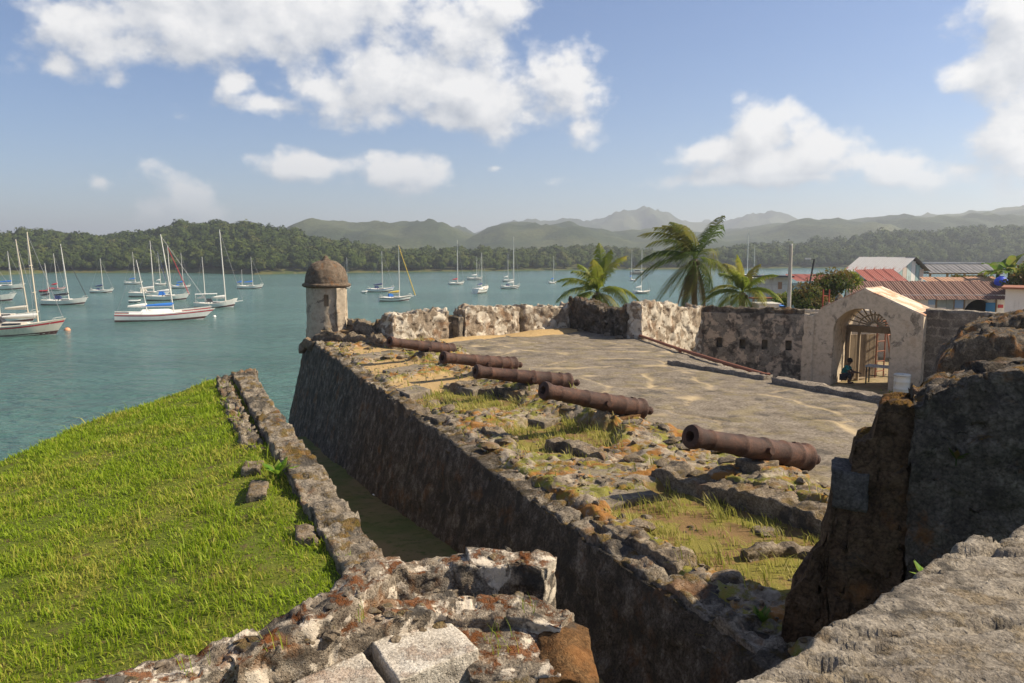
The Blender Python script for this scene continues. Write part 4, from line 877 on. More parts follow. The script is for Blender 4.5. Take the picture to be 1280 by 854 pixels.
ja = math.radians(-44); q = [(TX + .80 * math.cos(ja + k) * r, TY + .80 * math.sin(ja + k) * r) for k, r in ((-.13, .8), (-.16, 1.12), (.30, 1.16), (.28, .8))]
child(rock('door_jamb', quad_z(q, 6.7), quad_z(q, 9.1), .05, M['tower_stone'], amp=.03, seed=44), tw)
for k, (x, y, z, s) in enumerate([(-7.75, 29.6, 7.1, .38), (-7.3, 29.7, 7.2, .4), (-6.7, 29.9, 7.25, .36), (-6.4, 30.3, 7.35, .34), (-7.5, 29.3, 7.0, .3), (-8.0, 29.9, 6.9, .36), (-6.0, 30.1, 7.2, .3), (-7.0, 29.6, 7.45, .26)]):
    o = link('stone', STONES[k % 8], None, platform); o.location = (x, y, z); o.scale = (s, s, s * 1.5); o.rotation_euler = (.2 * k, .1, k * 1.1)

# ------------------------------------------------------------------ arched gate
def gl(s, w, z): q = G0 + GE * s + GW * w; return (q[0], q[1], z)
GWID = 4.25; gs = lambda px: line_hit(px, G0, GE)
a0, a1 = gs(1042), gs(1114.5); am = (a0 + a1) / 2; apex_s = gs(1078); SPR, CRN = 7.28, 8.27; DEP = 2.7
Zt = lambda s: np.interp(s, [0, .32, .36, apex_s, GWID - .02, GWID], [7.97, 8.02, 8.16, 9.02, 8.08, 8.06])
def arch_z(s): k = np.clip((s - am) / ((a1 - a0) / 2), -1, 1); return SPR + (CRN - SPR) * np.sqrt(np.maximum(1 - k * k, 0))
gate = root('arched_gate', 'plastered gabled stone gateway with a wide arched opening', 'gate', (*(G0 + GE * 2 + GW * 1.3), COURT))
def gate_body():
    S = np.unique(np.concatenate([np.linspace(0, a0, 12), a0 + (a1 - a0) * (1 - np.cos(np.linspace(0, math.pi, 33))) / 2, np.linspace(a1, GWID, 16), [.32, .36, apex_s]])); zb0 = 4.7; nz = 30
    V, F, off = [], [], 0; mid = (S[1:] + S[:-1]) / 2; inn = (mid > a0) & (mid < a1)
    def grid(fn, flip):
        nonlocal off
        for lo, hi in ((0, np.argmax(S >= a0 - 1e-9)), (np.argmax(S >= a0 - 1e-9), np.argmax(S >= a1 - 1e-9)), (np.argmax(S >= a1 - 1e-9), len(S) - 1)):
            ss = S[lo:hi + 1]; bot = arch_z(ss) if ss[0] >= a0 - 1e-9 and ss[-1] <= a1 + 1e-9 else np.full(len(ss), zb0)
            k = np.linspace(0, 1, nz); z = bot[:, None] + (Zt(ss) - bot)[:, None] * k[None, :]; W = fn(np.repeat(ss[:, None], nz, 1), z); V.append(W.reshape(-1, 3)); f = grid_faces(len(ss), nz, off); F.append(f[:, ::-1] if flip else f); off += len(ss) * nz
    def xyz(s, w, z): q = G0 + GE * s[..., None] + GW * np.asarray(w)[..., None]; return np.concatenate([q, z[..., None]], -1)
    grid(lambda s, z: xyz(s, np.zeros_like(s), z), False); grid(lambda s, z: xyz(s, np.full_like(s, DEP), z), True)
    w = np.linspace(0, DEP, 16)
    def sheet(ss, zz, flip):
        nonlocal off
        W = xyz(np.repeat(np.asarray(ss)[:, None], 16, 1), np.repeat(w[None, :], len(ss), 0), np.repeat(np.asarray(zz)[:, None], 16, 1)); V.append(W.reshape(-1, 3)); f = grid_faces(len(ss), 16, off); F.append(f[:, ::-1] if flip else f); off += W.shape[0] * 16
    sheet(S, Zt(S), False); arc = S[(S >= a0) & (S <= a1)]; sheet(arc, arch_z(arc), True)
    zz = np.linspace(zb0, SPR, 20); sheet(np.full(20, a0), zz, True); sheet(np.full(20, a1), zz, False)
    for e in (0, GWID): zz = np.linspace(zb0, float(Zt(e)), 26); sheet(np.full(26, float(e)), zz, False)
    W = craggy(np.concatenate(V), .014, 50, .6, .15); me = raw_mesh('archway', W, [np.concatenate(F)]); bm = bmesh.new(); bm.from_mesh(me); bmesh.ops.remove_doubles(bm, verts=bm.verts, dist=2e-4); bmesh.ops.recalc_face_normals(bm, faces=bm.faces); bm.to_mesh(me); bm.free(); me.polygons.foreach_set('use_smooth', np.ones(len(me.polygons), bool)); me.set_sharp_from_angle(angle=R(45)); return link('archway', me, M['gate_plaster'])
child(gate_body(), gate)
def gslab(name, s0, s1, w0, w1, lift, thk, mat, seed):
    b = [gl(s0, w0, Zt(s0) + lift), gl(s1, w0, Zt(s1) + lift), gl(s1, w1, Zt(s1) + lift), gl(s0, w1, Zt(s0) + lift)]; child(rock(name, b, [(x, y, z + thk) for x, y, z in b], .10, M[mat], amp=.018, seed=seed), gate)
gslab('roof_slope', apex_s, GWID + .0, .04, DEP - .1, -.01, .07, 'gate_roof_tiles', 51); gslab('roof_slope', .40, apex_s, .04, DEP - .1, -.01, .07, 'gate_roof_tiles', 52)
q = [gl(-.28, -.06, 4.7)[:2], gl(.2, -.06, 4.7)[:2], gl(.2, .5, 4.7)[:2], gl(-.28, .5, 4.7)[:2]]; child(rock('flanking_pier', quad_z(q, 4.7), quad_z(q, 7.93), .08, M['gate_plaster'], amp=.02, seed=53), gate)
for k, (s, w_) in enumerate([(.6, .5), (.85, .9), (1.05, .45)]):
    o = link('stone', STONES[k], None); o.location = gl(s, w_, Zt(s) + .08); o.scale = (.22,) * 3; o.rotation_euler = (.3, k, k); child(o, gate)
# timber lintel, fan of bars and door posts at the back of the arch
FD = 1.9
def gbar(mbx, p, q, r, n=6): mbx.tube([p, q], r, n)
m_ = MB(); m_.hexa([gl(a0 + .01, FD, SPR - .14), gl(a1 - .01, FD, SPR - .14), gl(a1 - .01, FD + .18, SPR - .14), gl(a0 + .01, FD + .18, SPR - .14)], [gl(a0 + .01, FD, SPR + .12), gl(a1 - .01, FD, SPR + .12), gl(a1 - .01, FD + .18, SPR + .12), gl(a0 + .01, FD + .18, SPR + .12)]); child(m_.build('lintel_beam', M['weathered_timber']), gate)
fan = bpy.data.objects.new('fanlight', None); COL.objects.link(fan); fan.location = gate.location; child(fan, gate); fan.location = (0, 0, 0); fan.matrix_parent_inverse = Matrix()
for k in range(13):
    an = math.pi * (k + .5) / 13; hw = (a1 - a0) / 2 - .03; hh = CRN - SPR - .03; m_ = MB(); gbar(m_, gl(am + .16 * math.cos(an), FD + .08, SPR + .12 + .14 * math.sin(an)), gl(am + hw * math.cos(an), FD + .08, SPR + .02 + hh * math.sin(an)), .032)
    o = m_.build('bar', M['grey_timber']); o.parent = fan; o.matrix_parent_inverse = Matrix.Translation(gate.location).inverted()
m_ = MB(); m_.tube([gl(am + .62 * math.cos(a), FD + .08, SPR + .12 + .5 * math.sin(a)) for a in np.linspace(0, math.pi, 15)], .03, 6); o = m_.build('arc_bar', M['grey_timber']); o.parent = fan; o.matrix_parent_inverse = Matrix.Translation(gate.location).inverted()
for k, (s, wd) in enumerate([(a0 + .08, .14), (a0 + .5, .10), (a1 - .08, .14), (a1 - .42, .06)]):
    m_ = MB(); m_.hexa([gl(s - wd / 2, FD + .02, COURT - .2), gl(s + wd / 2, FD + .02, COURT - .2), gl(s + wd / 2, FD + .14, COURT - .2), gl(s - wd / 2, FD + .14, COURT - .2)], [gl(s - wd / 2, FD + .02, SPR - .14), gl(s + wd / 2, FD + .02, SPR - .14), gl(s + wd / 2, FD + .14, SPR - .14), gl(s - wd / 2, FD + .14, SPR - .14)]); child(m_.build('door_post', M['weathered_timber']), gate)
# open plank door leaf swung inward
dl = root('door_leaf', 'open plank door leaf standing inside the arched gate', 'door', gl(a0 + .1, FD + .2, COURT)); dl['kind'] = 'thing'
for k in range(6):
    w0, w1 = FD + .3 + k * .2, FD + .48 + k * .2; sx = .12 + .14 * k; sx2 = sx + .13
    m_ = MB(); m_.hexa([gl(a0 + sx, w0, COURT), gl(a0 + sx2, w1, COURT), gl(a0 + sx2 - .05, w1 + .03, COURT), gl(a0 + sx - .05, w0 + .03, COURT)], [gl(a0 + sx, w0, SPR - .3), gl(a0 + sx2, w1, SPR - .3), gl(a0 + sx2 - .05, w1 + .03, SPR - .3), gl(a0 + sx - .05, w0 + .03, SPR - .3)]); child(m_.build('plank', M['weathered_timber']), dl)
# block wall right of the gate
bw0 = G0 + GE * GWID + GW * .9
thing(ruin('block_wall', [bw0 + GE * 6.5, bw0 + GE * -.05], [(0, 8.0), (3, 8.25), (6.5, 8.33)], 4.7, .7, .12, M['block_wall_stone'], amp=.02, seed=55, top_amp=.06, cell=.3), 'dark blotched block wall running from the arched gate to the boulders')

# courtyard behind the kerb and the yard beyond the gate
nu, nv = 90, 90; xx, yy = np.meshgrid(np.linspace(3, 34, nu), np.linspace(8, 47, nv), indexing='ij'); zz = COURT - .03 + .05 * fbm(P3(xx, yy, 0) / 1.2, 3)
keep = ~pip(xx, yy, FLOOR_POLY) & (xx > 5.0); mk = keep[:-1, :-1] & keep[1:, 1:]
struct(link('courtyard_ground', raw_mesh('courtyard_ground', P3(xx, yy, zz).reshape(-1, 3), [grid_faces(nu, nv, mask=mk)]), M['yard_soil']))
gx = rng.uniform(14.5, 18, 2500); gy = rng.uniform(27.5, 31.5, 2500); pr = (gx - G0[0]) * GW[0] + (gy - G0[1]) * GW[1]; k_ = (pr < -.05) & (fbm(P3(gx, gy, 0) / .8, 2) > .0); gx, gy = gx[k_], gy[k_]
tag(blades('yard_grass', P3(gx, gy, np.full(len(gx), COURT - .03)), rng.uniform(.06, .16, len(gx)), rng.uniform(.012, .022, len(gx)), M['meadow_blade'], 9), 'short green grass at the foot of the gate beside the white drum', 'grass', kind='stuff')
thing(ruin('yard_wall', [(24, 37.5), (18.6, 40.8), (13, 43)], [(0, 7.6), (12, 7.4)], 4.8, .5, .16, M['gate_plaster'], amp=.02, seed=57, cell=0), 'pale plastered yard wall seen through the arched gate')

# ------------------------------------------------------------------ cross wall: dark stepped ruin
WQ = np.array([2.42, 6.5]); WD = np.array([.907, -.42]); WD /= np.linalg.norm(WD); WN = np.array([-WD[1], WD[0]])
prof = [px_z(x, y, WQ, WD) for x, y in [(985, 856), (990, 800), (1003, 738), (1022, 712), (1040, 672), (1049, 640), (1050, 593), (1053, 590), (1074, 589), (1076, 547), (1084, 543), (1101, 541), (1105, 525), (1106, 507), (1114, 497), (1122, 493), (1162, 496), (1168, 480), (1190, 474), (1215, 470), (1250, 462), (1300, 455), (1500, 430)]]
t0 = prof[0][0]; cw = root('stepped_wall', 'dark broken cross wall with stepped edge beside the large cannon', 'wall', (*WQ, PLAT)); cw['kind'] = 'thing'
cut = px_z(1152, 400, WQ, WD)[0]
prof = [(t, z - .06) for t, z in prof]; p1_ = [(t - t0, z) for t, z in prof if t <= cut] + [(cut - t0, prof[15][1])]
child(ruin('broken_core', [WQ + WD * t0 + WN * .25, WQ + WD * cut + WN * .25], p1_, 5.2, .5, .028, M['brown_core'], amp=.04, seed=61, top_amp=.04, big=.35, small=.09, cell=.22), cw)
p2_ = [(0, prof[15][1] + .02)] + [(t - cut, z) for t, z in prof if t > cut + .02]
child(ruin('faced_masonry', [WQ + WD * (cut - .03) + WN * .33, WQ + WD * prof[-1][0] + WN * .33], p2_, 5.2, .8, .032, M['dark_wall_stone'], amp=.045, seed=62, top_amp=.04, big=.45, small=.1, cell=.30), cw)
q_ = [WQ + WD * (prof[7][0] - .02) - WN * .015, WQ + WD * (prof[7][0] + .26) - WN * .015, WQ + WD * (prof[7][0] + .26) + WN * .4, WQ + WD * (prof[7][0] - .02) + WN * .4]
zb_, zt_ = px_z(1052, 634, WQ, WD)[1], px_z(1060, 588, WQ, WD)[1]; child(rock('corner_block', quad_z(q_, zb_), quad_z(q_, zt_), .03, M['grey_block'], amp=.035, seed=63), cw)
# boulder-like ruins further right
def lump(label, pts, Y0, Y1, zlow, seed, name='ruined_masonry', mat='dark_wall_stone', rd=.25, amp=.11):
    """silhouette (x, y) left to right at distance Y0, running back to Y1"""
    L = [upy(x, y, Y0) for x, y in pts]; xs = [p[0] for p in L]; s = [x - xs[0] for x in xs]
    o = ruin(name, [(xs[0], (Y0 + Y1) / 2), (xs[-1], (Y0 + Y1) / 2)], [(a, z) for a, (x, z) in zip(s, L)], zlow, Y1 - Y0, .055, M[mat], amp=amp, seed=seed, top_amp=.10, big=.6, small=.14, cell=.5, camp=.5)
    v = np.empty(len(o.data.vertices) * 3, np.float32); o.data.vertices.foreach_get('co', v); v = v.reshape(-1, 3); v[:, 0] += (v[:, 1] - Y0) * (pts[0][0] - 640) / FPX * 1.04; o.data.vertices.foreach_set('co', v.ravel()); o.data.update(); return thing(o, label)
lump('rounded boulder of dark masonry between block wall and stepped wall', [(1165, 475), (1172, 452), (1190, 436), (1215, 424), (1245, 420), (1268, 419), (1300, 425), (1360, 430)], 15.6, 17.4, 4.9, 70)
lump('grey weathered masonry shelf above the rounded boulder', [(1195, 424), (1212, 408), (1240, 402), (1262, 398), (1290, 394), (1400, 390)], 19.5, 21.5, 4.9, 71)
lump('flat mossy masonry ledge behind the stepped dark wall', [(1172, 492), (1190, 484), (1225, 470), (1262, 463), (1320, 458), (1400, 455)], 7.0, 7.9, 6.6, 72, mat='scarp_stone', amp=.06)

# ------------------------------------------------------------------ foreground: coping slab and ruined parapet
def coping():
    e0, e1 = np.array([.40, 1.74]), np.array([2.75, 3.80]); d = (e1 - e0) / np.linalg.norm(e1 - e0); n = np.array([d[1], -d[0]]); L = np.linalg.norm(e1 - e0); e0 = e0 - n * .10; nu, nv = 300, 170
    a, b = np.meshgrid(np.linspace(-.3, L + .3, nu), np.linspace(0, 1.9, nv), indexing='ij'); xy = e0 + a[..., None] * d + b[..., None] * n; p = np.concatenate([xy, np.zeros_like(a)[..., None]], -1)
    edge = .05 * fbm(P3(a[:, :1] / .25, 0, 3), 4) * np.ones_like(a); xy = xy + n * (edge * (1 - sstep(0, .3, b)))[..., None]
    rd = ridged(P3(p[..., 0] / .55, p[..., 1] / .13, 0) + vnoise(p / .5, 2) * .35, 3); crk = sstep(.45, .75, ridged(P3(p[..., 0] / .42, p[..., 1] / .085, 9) + vnoise(p / .3, 2) * .4, 2)) * sstep(-.1, .25, fbm(p / .35 + 7, 2))
    z = 9.33 - .030 * crk + .016 * rd + .010 * fbm(P3(p[..., 0] / .14, p[..., 1] / .03, 7), 3) + .005 * fbm(p / .025, 2) + .015 * fbm(p / .7, 2) - .055 * sstep(.22, .36, fbm(P3(p[..., 0] / .55, p[..., 1] / .16, 5), 4)) + .008 * (cells(P3(p[..., 0] / .16, p[..., 1] / .06, 2))[2][..., 0] - .5) - .10 * (1 - sstep(0, .07, b)) ** 2
    st = sstep(1.98, 2.05, xy[..., 0] + .10 * fbm(p / .12, 3) + (xy[..., 1] - 3.0) * .9) ; z = z - .0 * st
    st2 = sstep(.0, .06, (a - 2.0) - .25 * b + .1 * fbm(p / .15, 3)); z = z - .11 * st2
    V = [np.concatenate([xy, z[..., None]], -1).reshape(-1, 3)]; F = [grid_faces(nu, nv)[:, ::-1]]; off = nu * nv
    for row, flip in ((V[0].reshape(nu, nv, 3)[:, 0], False), (V[0].reshape(nu, nv, 3)[:, -1], True)):
        hh = np.linspace(0, 1, 40); g = np.repeat(row[:, None], 40, 1).copy(); g[..., 2] = row[:, None, 2] * (1 - hh) + 5.0 * hh; g = g + vnoise(g / .2, 3) * (.05 * sstep(0, .1, hh))[None, :, None]; V.append(g.reshape(-1, 3)); f = grid_faces(nu, 40, off); F.append(f if not flip else f[:, ::-1]); off += nu * 40
    return link('coping_slab', raw_mesh('coping_slab', np.concatenate(V), [np.concatenate(F)]), M['slab_stone'])
thing(coping(), 'pale rough coping slab with weathered ridges nearest the viewer', 'wall')
fg = root('ruined_parapet', 'ruined foreground parapet of mossy stepped stone with white plastered block', 'wall', (-.6, 4.6, 6.0)); fg['kind'] = 'thing'
def fr(name, top, ztop, zbot, mat, seed, res=.02, amp=.03, rd=0.0, splay=.05, crack=.02, big=.35, small=.085):
    c = np.mean(np.array(top), 0); zt = ztop if isinstance(ztop, (list, tuple)) else [ztop] * 4
    bot = [((x - c[0]) * (1 + splay) + c[0], (y - c[1]) * (1 + splay) + c[1], zbot) for x, y in top]
    return child(rock(name, bot, [(x, y, z) for (x, y), z in zip(top, zt)], res, M[mat], amp=amp, seed=seed, round_=rd, big=big, small=small, crack=crack, cell=0), fg)
# back ridge
child(ruin('ridge_course', [(-1.62, 4.22), (-1.12, 4.72), (-.90, 5.22), (-.45, 5.40), (.06, 5.44), (.26, 5.36)], [(0, 8.22), (.7, 8.31), (1.25, 8.35), (2.3, 8.31)], 6.0, .27, .019, M['ridge_stone'], amp=.034, seed=81, top_amp=.06, step=.04, big=.28, small=.07, cell=.2, camp=.4), fg)
fr('ridge_cap', [(-.30, 5.30), (.24, 5.26), (.27, 5.46), (-.34, 5.52)], [8.33, 8.30, 8.31, 8.36], 8.16, 'ridge_stone', 82, amp=.022, splay=-.05, crack=.0)
# middle terrace
child(ruin('terrace_course', [(-3.1, 2.95), (-2.22, 3.84), (-1.70, 4.24), (-1.17, 4.58), (-.50, 5.00), (.0, 4.98), (.36, 4.84)], [(0, 8.34), (1.2, 8.24), (2.4, 8.20), (3.2, 8.18), (4.2, 8.15)], 5.6, .30, .021, M['ridge_stone'], amp=.036, seed=84, top_amp=.06, big=.3, small=.07, cell=.22, camp=.4), fg)
fr('terrace_fill', [(-.24, 4.42), (.30, 4.40), (.34, 4.96), (-.42, 4.96)], [7.98, 8.0, 8.12, 8.12], 5.6, 'ridge_stone', 85, amp=.03, splay=.0)
# plastered blocks in front
fr('plastered_block', [(-.64, 4.22), (-.20, 4.55), (-.43, 4.90), (-.88, 4.62)], [8.08, 8.09, 8.11, 8.11], 5.6, 'white_block_stone', 86, amp=.010, crack=.006, splay=.0, res=.016)
fr('plastered_block', [(-1.02, 3.70), (-.66, 4.14), (-.92, 4.54), (-1.32, 4.12)], [8.03, 8.04, 8.08, 8.07], 5.6, 'white_block_stone', 87, amp=.012, crack=.006, splay=.0, res=.016)
fr('brown_block', [(.14, 4.38), (.52, 4.30), (.50, 4.96), (.20, 4.98)], [8.02, 7.99, 8.07, 8.11], 5.6, 'brown_block_stone', 88, amp=.03, crack=.0, splay=.0, rd=.12)
fr('rubble_core', [(-.24, 3.7), (.36, 3.8), (.34, 4.5), (-.22, 4.5)], [7.74, 7.74, 8.0, 7.98], 5.6, 'weathered_stone', 89, amp=.04, splay=.0)
fr('rubble_core', [(-2.6, 2.3), (-.2, 3.6), (-.2, 4.3), (-2.7, 3.2)], [7.2, 7.1, 7.1, 7.4], 5.6, 'weathered_stone', 90, amp=.04, splay=.0, res=.035)
pts = []; r2 = np.random.default_rng(5)
for k in range(110):
    t = r2.random(); x = -2.1 + 2.5 * t; y = 3.72 + 1.75 * t ** .75 + r2.normal(0, .14)
    pts.append((x, y))
def top_of(x, y):
    dg = bpy.context.evaluated_depsgraph_get(); hit = SC.ray_cast(dg, Vector((x, y, 9.2)), Vector((0, 0, -1))); return hit[1].z if hit[0] else 8.0
bpy.context.view_layer.update()
hits = [(x, y, top_of(x, y)) for x, y in pts]; hits = [h for h in hits if h[2] > 7.7]
for k, h in enumerate(hits[:70]):
    o = link('loose_stone', STONES[k % 8]); s = .018 + .05 * r2.random() ** 2; o.location = h; o.scale = (s, s, s); o.rotation_euler = (.2, .1, k); child(o, fg)
# ------------------------------------------------------------------ cannons
def cannon_proto():
    L = 2.62; prof = [(.0, .0), (.10, .002), (.165, .02), (.205, .05), (.240, .09), (.236, .14), (.205, .17), (.203, .30), (.219, .32), (.219, .36), (.200, .38), (.196, .62), (.210, .64), (.210, .68), (.192, .70), (.186, 1.05), (.200, 1.07), (.200, 1.10), (.182, 1.12), (.168, 1.55), (.180, 1.57), (.180, 1.60), (.164, 1.62), (.146, 2.20), (.158, 2.22), (.158, 2.25), (.144, 2.27), (.150, 2.42), (.180, 2.52), (.188, 2.57), (.172, 2.61), (.120, 2.62), (.085, 2.622), (.075, 2.60), (.070, 2.30), (.0, 2.28)]
    m = MB(); n = 40; o = 0
    V = []
    for r, h in prof:
        for k in range(n): q = 2 * math.pi * k / n; V.append((h, r * math.cos(q), r * math.sin(q)))
    V = np.array(V); ax = V.copy(); rad = ax[:, 1:]; nz = .05 * fbm(V / .12, 4); V[:, 1:] = rad * (1 + nz * .35)[:, None]
    k = len(prof); i = np.arange(k - 1)[:, None] * n + np.arange(n)[None, :]; j = np.arange(k - 1)[:, None] * n + ((np.arange(n) + 1) % n)[None, :]
    me = raw_mesh('barrel', V, [np.stack([i, i + n, j + n, j], -1).reshape(-1, 4)], sharp=50)
    r = root('cannon', 'x', 'cannon'); link('barrel', me, M['rusted_iron'], r)
    c = MB(); c.lathe([(.0, -.23), (.055, -.225), (.09, -.185), (.09, -.14), (.05, -.09), (.045, -.04), (.08, -.01), (.13, .015)], 20, 'X'); c.build('cascabel', M['rusted_iron'], r, True)
    for s in (-1, 1): t = MB(); t.tube([(1.16, s * .15, -.02), (1.16, s * .25, -.02)], .06, 14); t.build('trunnion', M['rusted_iron'], r, True)
    v = MB(); v.box((.34, 0, .205), (.09, .07, .03)); v.build('touch_hole', M['rusted_iron'], r)
    return r
cn0 = cannon_proto()
CL = ['rusty cannon farthest off, muzzle before the whitewashed parapet', 'rusty cannon lying second from the sentry box', 'rusty cannon in the middle of the row of five, small stone under its barrel', 'rusty cannon with squared brown stone under its breech', 'large rusty cannon nearest the stepped dark wall, apart from the others']
for k, (b, m) in enumerate(CANNON):
    o = cn0 if k == 0 else copy_tree(cn0); b, m = Vector(b), Vector(m); d = (m - b).normalized()
    if k == 4: b = b + Vector((0, 0, -.0))
    o.matrix_world = Matrix.Translation(b - d * .05) @ d.to_track_quat('X', 'Z').to_matrix().to_4x4() @ Matrix.Rotation(.12 * k - .3, 4, 'X') @ Matrix.Diagonal((1, .93, .93, 1)); o.location = b - d * .05
    o['label'] = CL[k]; o['group'] = 'rusted cannons on the platform'
for k, (lab, s) in enumerate([('squared brown stone propping up the breech of a cannon', .0)]):
    b, m = np.array(CANNON[3][0]), np.array(CANNON[3][1]); c = b + (m - b) * .24; d = (m - b)[:2] / np.linalg.norm((m - b)[:2]); n = np.array([-d[1], d[0]])
    q = [c[:2] - d * .36 - n * .2, c[:2] + d * .30 - n * .2, c[:2] + d * .30 + n * .2, c[:2] - d * .36 + n * .2]
    tag(rock('support_stone', quad_z(q, 7.0), quad_z(q, c[2] - .205), .04, M['brown_block_stone'], amp=.02, seed=95), lab, 'stone')
for k in (0, 1, 2, 4):
    b, m = np.array(CANNON[k][0]), np.array(CANNON[k][1]); c = b + (m - b) * .45; d = (m - b)[:2] / np.linalg.norm((m - b)[:2]); n = np.array([-d[1], d[0]])
    q = [c[:2] - d * .2 - n * .22, c[:2] + d * .2 - n * .22, c[:2] + d * .2 + n * .22, c[:2] - d * .2 + n * .22]
    o = rock('stone', quad_z(q, 6.95), quad_z(q, c[2] - .175), .04, M['rubble_stone'], amp=.03, seed=96 + k); o.parent = platform

# ------------------------------------------------------------------ gate furniture and the squatting person
def drum():
    x, y = at(1126.5, 494, COURT); r = root('barrel', 'white ribbed drum standing by the right gate pier', 'drum', (x, y, COURT - .02))
    pr = [(.0, .0), (.28, .0), (.295, .02), (.29, .05), (.285, .25), (.30, .27), (.30, .29), (.285, .31), (.285, .52), (.30, .54), (.30, .56), (.285, .58), (.285, .76), (.30, .79), (.30, .82)]
    MB().lathe(pr, 32).build('body', M['barrel_white'], r, True, 40); MB().lathe([(.0, .815), (.27, .815), (.272, .83), (.26, .835), (.0, .836)], 32).build('lid', M['barrel_white'], r, True, 40)
    MB().lathe([(.305, .755), (.312, .76), (.312, .785), (.305, .79)], 32).build('clamp_ring', M['grey_paint'], r, True)
drum()
def table():
    p = at(1103, 470, COURT); r = root('work_table', 'small metal work table standing in the gate passage', 'table', (*gl(a1 - .62, 1.35, COURT),), math.atan2(GE[1], GE[0]))
    MB().box((0, 0, .74), (1.05, .55, .06)).build('table_top', M['grey_paint'], r)
    for sx in (-.48, .48):
        for sy in (-.23, .23): MB().box((sx, sy, .355), (.045, .045, .71)).build('leg', M['dark_metal'], r)
    MB().box((0, .23, .3), (.92, .03, .03)).build('stretcher', M['dark_metal'], r)
table()
def ladder(x, y, z, rz, h, w, label, lean=.0, mat='scaffold_rust', n=6):
    r = root('ladder_frame', label, 'scaffold', (x, y, z), rz)
    for s in (-1, 1): MB().tube([(s * w / 2, 0, 0), (s * w / 2, lean, h)], .032, 8).build('upright', M[mat], r, True)
    for k in range(n): zz = h * (k + .6) / n; MB().tube([(-w / 2, lean * zz / h, zz), (w / 2, lean * zz / h, zz)], .024, 6).build('rung', M[mat], r, True)
ladder(*gl(am - .05, 3.4, COURT), .5, 2.6, .55, 'rusty red scaffold frame upright behind the gate opening'); ladder(*gl(am + .28, 4.6, COURT), .9, 2.9, .5, 'rusty leaning ladder farther behind the gate opening', .5)
x, y = upy(1032, 384, 37)[0], 37; ladder(x, y, COURT - .1, .2, upy(1032, 362, 37)[1] - COURT + .1, .32, 'red painted frame standing up behind the left gate shoulder', .0, 'red_frame_paint', 5)
def person():
    x, y = at(1056, 479, COURT); r = root('person', 'person in teal shirt squatting in the gate opening', 'person', (x + .1, y + .15, COURT - .02), R(-35))
    def skin(name, pts, edges, mat, parent, rad):
        me = bpy.data.meshes.new(name); me.from_pydata(pts, edges, []); o = link(name, me, mat, parent)
        md = o.modifiers.new('Skin', 'SKIN'); sv = me.skin_vertices[0].data
        for i, q in enumerate(rad): sv[i].radius = (q, q) if not isinstance(q, tuple) else q
        sv[0].use_root = True; md.use_smooth_shade = True; o.modifiers.new('Sub', 'SUBSURF').levels = 1; o.modifiers['Sub'].render_levels = 2
        return o
    # x forward (towards the view's right), z up; squatting, arms reaching forward, head bent
    P = [(-.12, 0, .28), (-.08, 0, .45), (0, 0, .66), (.07, 0, .76), (.10, 0, .84), (.14, 0, .92), (.16, 0, 1.0),
         (-.10, .10, .26), (.26, .16, .46), (.12, .13, .08), (.14, .13, .03), (.28, .15, .03), (-.10, -.10, .26), (.26, -.16, .46), (.12, -.13, .08), (.14, -.13, .03), (.28, -.15, .03),
         (.02, .18, .70), (.20, .21, .48), (.42, .13, .46), (.50, .10, .45), (.02, -.18, .70), (.20, -.21, .48), (.42, -.13, .50), (.50, -.10, .50)]
    Ed = [(0, 1), (1, 2), (2, 3), (3, 4), (4, 5), (5, 6), (0, 7), (7, 8), (8, 9), (9, 10), (10, 11), (0, 12), (12, 13), (13, 14), (14, 15), (15, 16), (2, 17), (17, 18), (18, 19), (19, 20), (2, 21), (21, 22), (22, 23), (23, 24)]
    rad = [.12, .115, .13, .055, .07, .098, .06, .10, .065, .045, .04, .03, .10, .065, .045, .04, .03, .062, .045, .033, .03, .062, .045, .033, .03]
    body = skin('body', P, Ed, M['skin'], r, rad)
    skin('shirt', [(-.10, 0, .34), (-.07, 0, .47), (0, 0, .66), (.04, 0, .73), (.02, .18, .70), (.14, .205, .56), (.02, -.18, .70), (.14, -.205, .56)], [(0, 1), (1, 2), (2, 3), (2, 4), (4, 5), (2, 6), (6, 7)], M['teal_shirt'], r, [.14, .135, .15, .075, .085, .075, .085, .075])
    skin('trousers', [(-.12, 0, .27), (-.10, .10, .26), (.24, .16, .46), (.14, .14, .2), (-.10, -.10, .26), (.24, -.16, .46), (.14, -.14, .2)], [(0, 1), (1, 2), (2, 3), (0, 4), (4, 5), (5, 6)], M['dark_cloth'], r, [.135, .115, .085, .07, .115, .085, .07])
    h = MB(); h.lathe([(.0, .125), (.06, .115), (.095, .075), (.112, .02), (.108, -.03), (.085, -.05)], 18); o = h.build('hair', M['hair_black'], r, True); o.location = (.125, 0, .945); o.rotation_euler = (0, R(-12), 0)
    f = MB(); f.hexa([(.225, -.015, .895), (.225, .015, .895), (.255, .012, .90), (.255, -.012, .90)], [(.225, -.012, .94), (.225, .012, .94), (.235, .008, .94), (.235, -.008, .94)]); f.build('nose', M['skin'], r)
    for s in (-1, 1):
        e = MB(); e.lathe([(.0, .012), (.010, .006), (.012, 0), (.0, -.01)], 8); o = e.build('eye', M['opening_dark'], r, True); o.location = (.228, s * .036, .945)
        for k in range(5):
            y0 = s * .10 + (-.024 + .012 * k); z0 = .45 if s > 0 else .50; th = k == (0 if s > 0 else 4)
            p = [(.50, y0, z0), (.545 if not th else .52, y0 + (0 if not th else -.02 * s), z0 - .008), (.572 if not th else .545, y0 + (0 if not th else -.025 * s), z0 - .03), (.565 if not th else .555, y0 - (0 if not th else .02 * s), z0 - .05)]
            MB().tube(p, [.010, .009, .008, .006], 6).build('finger', M['skin'], r, True)
person()
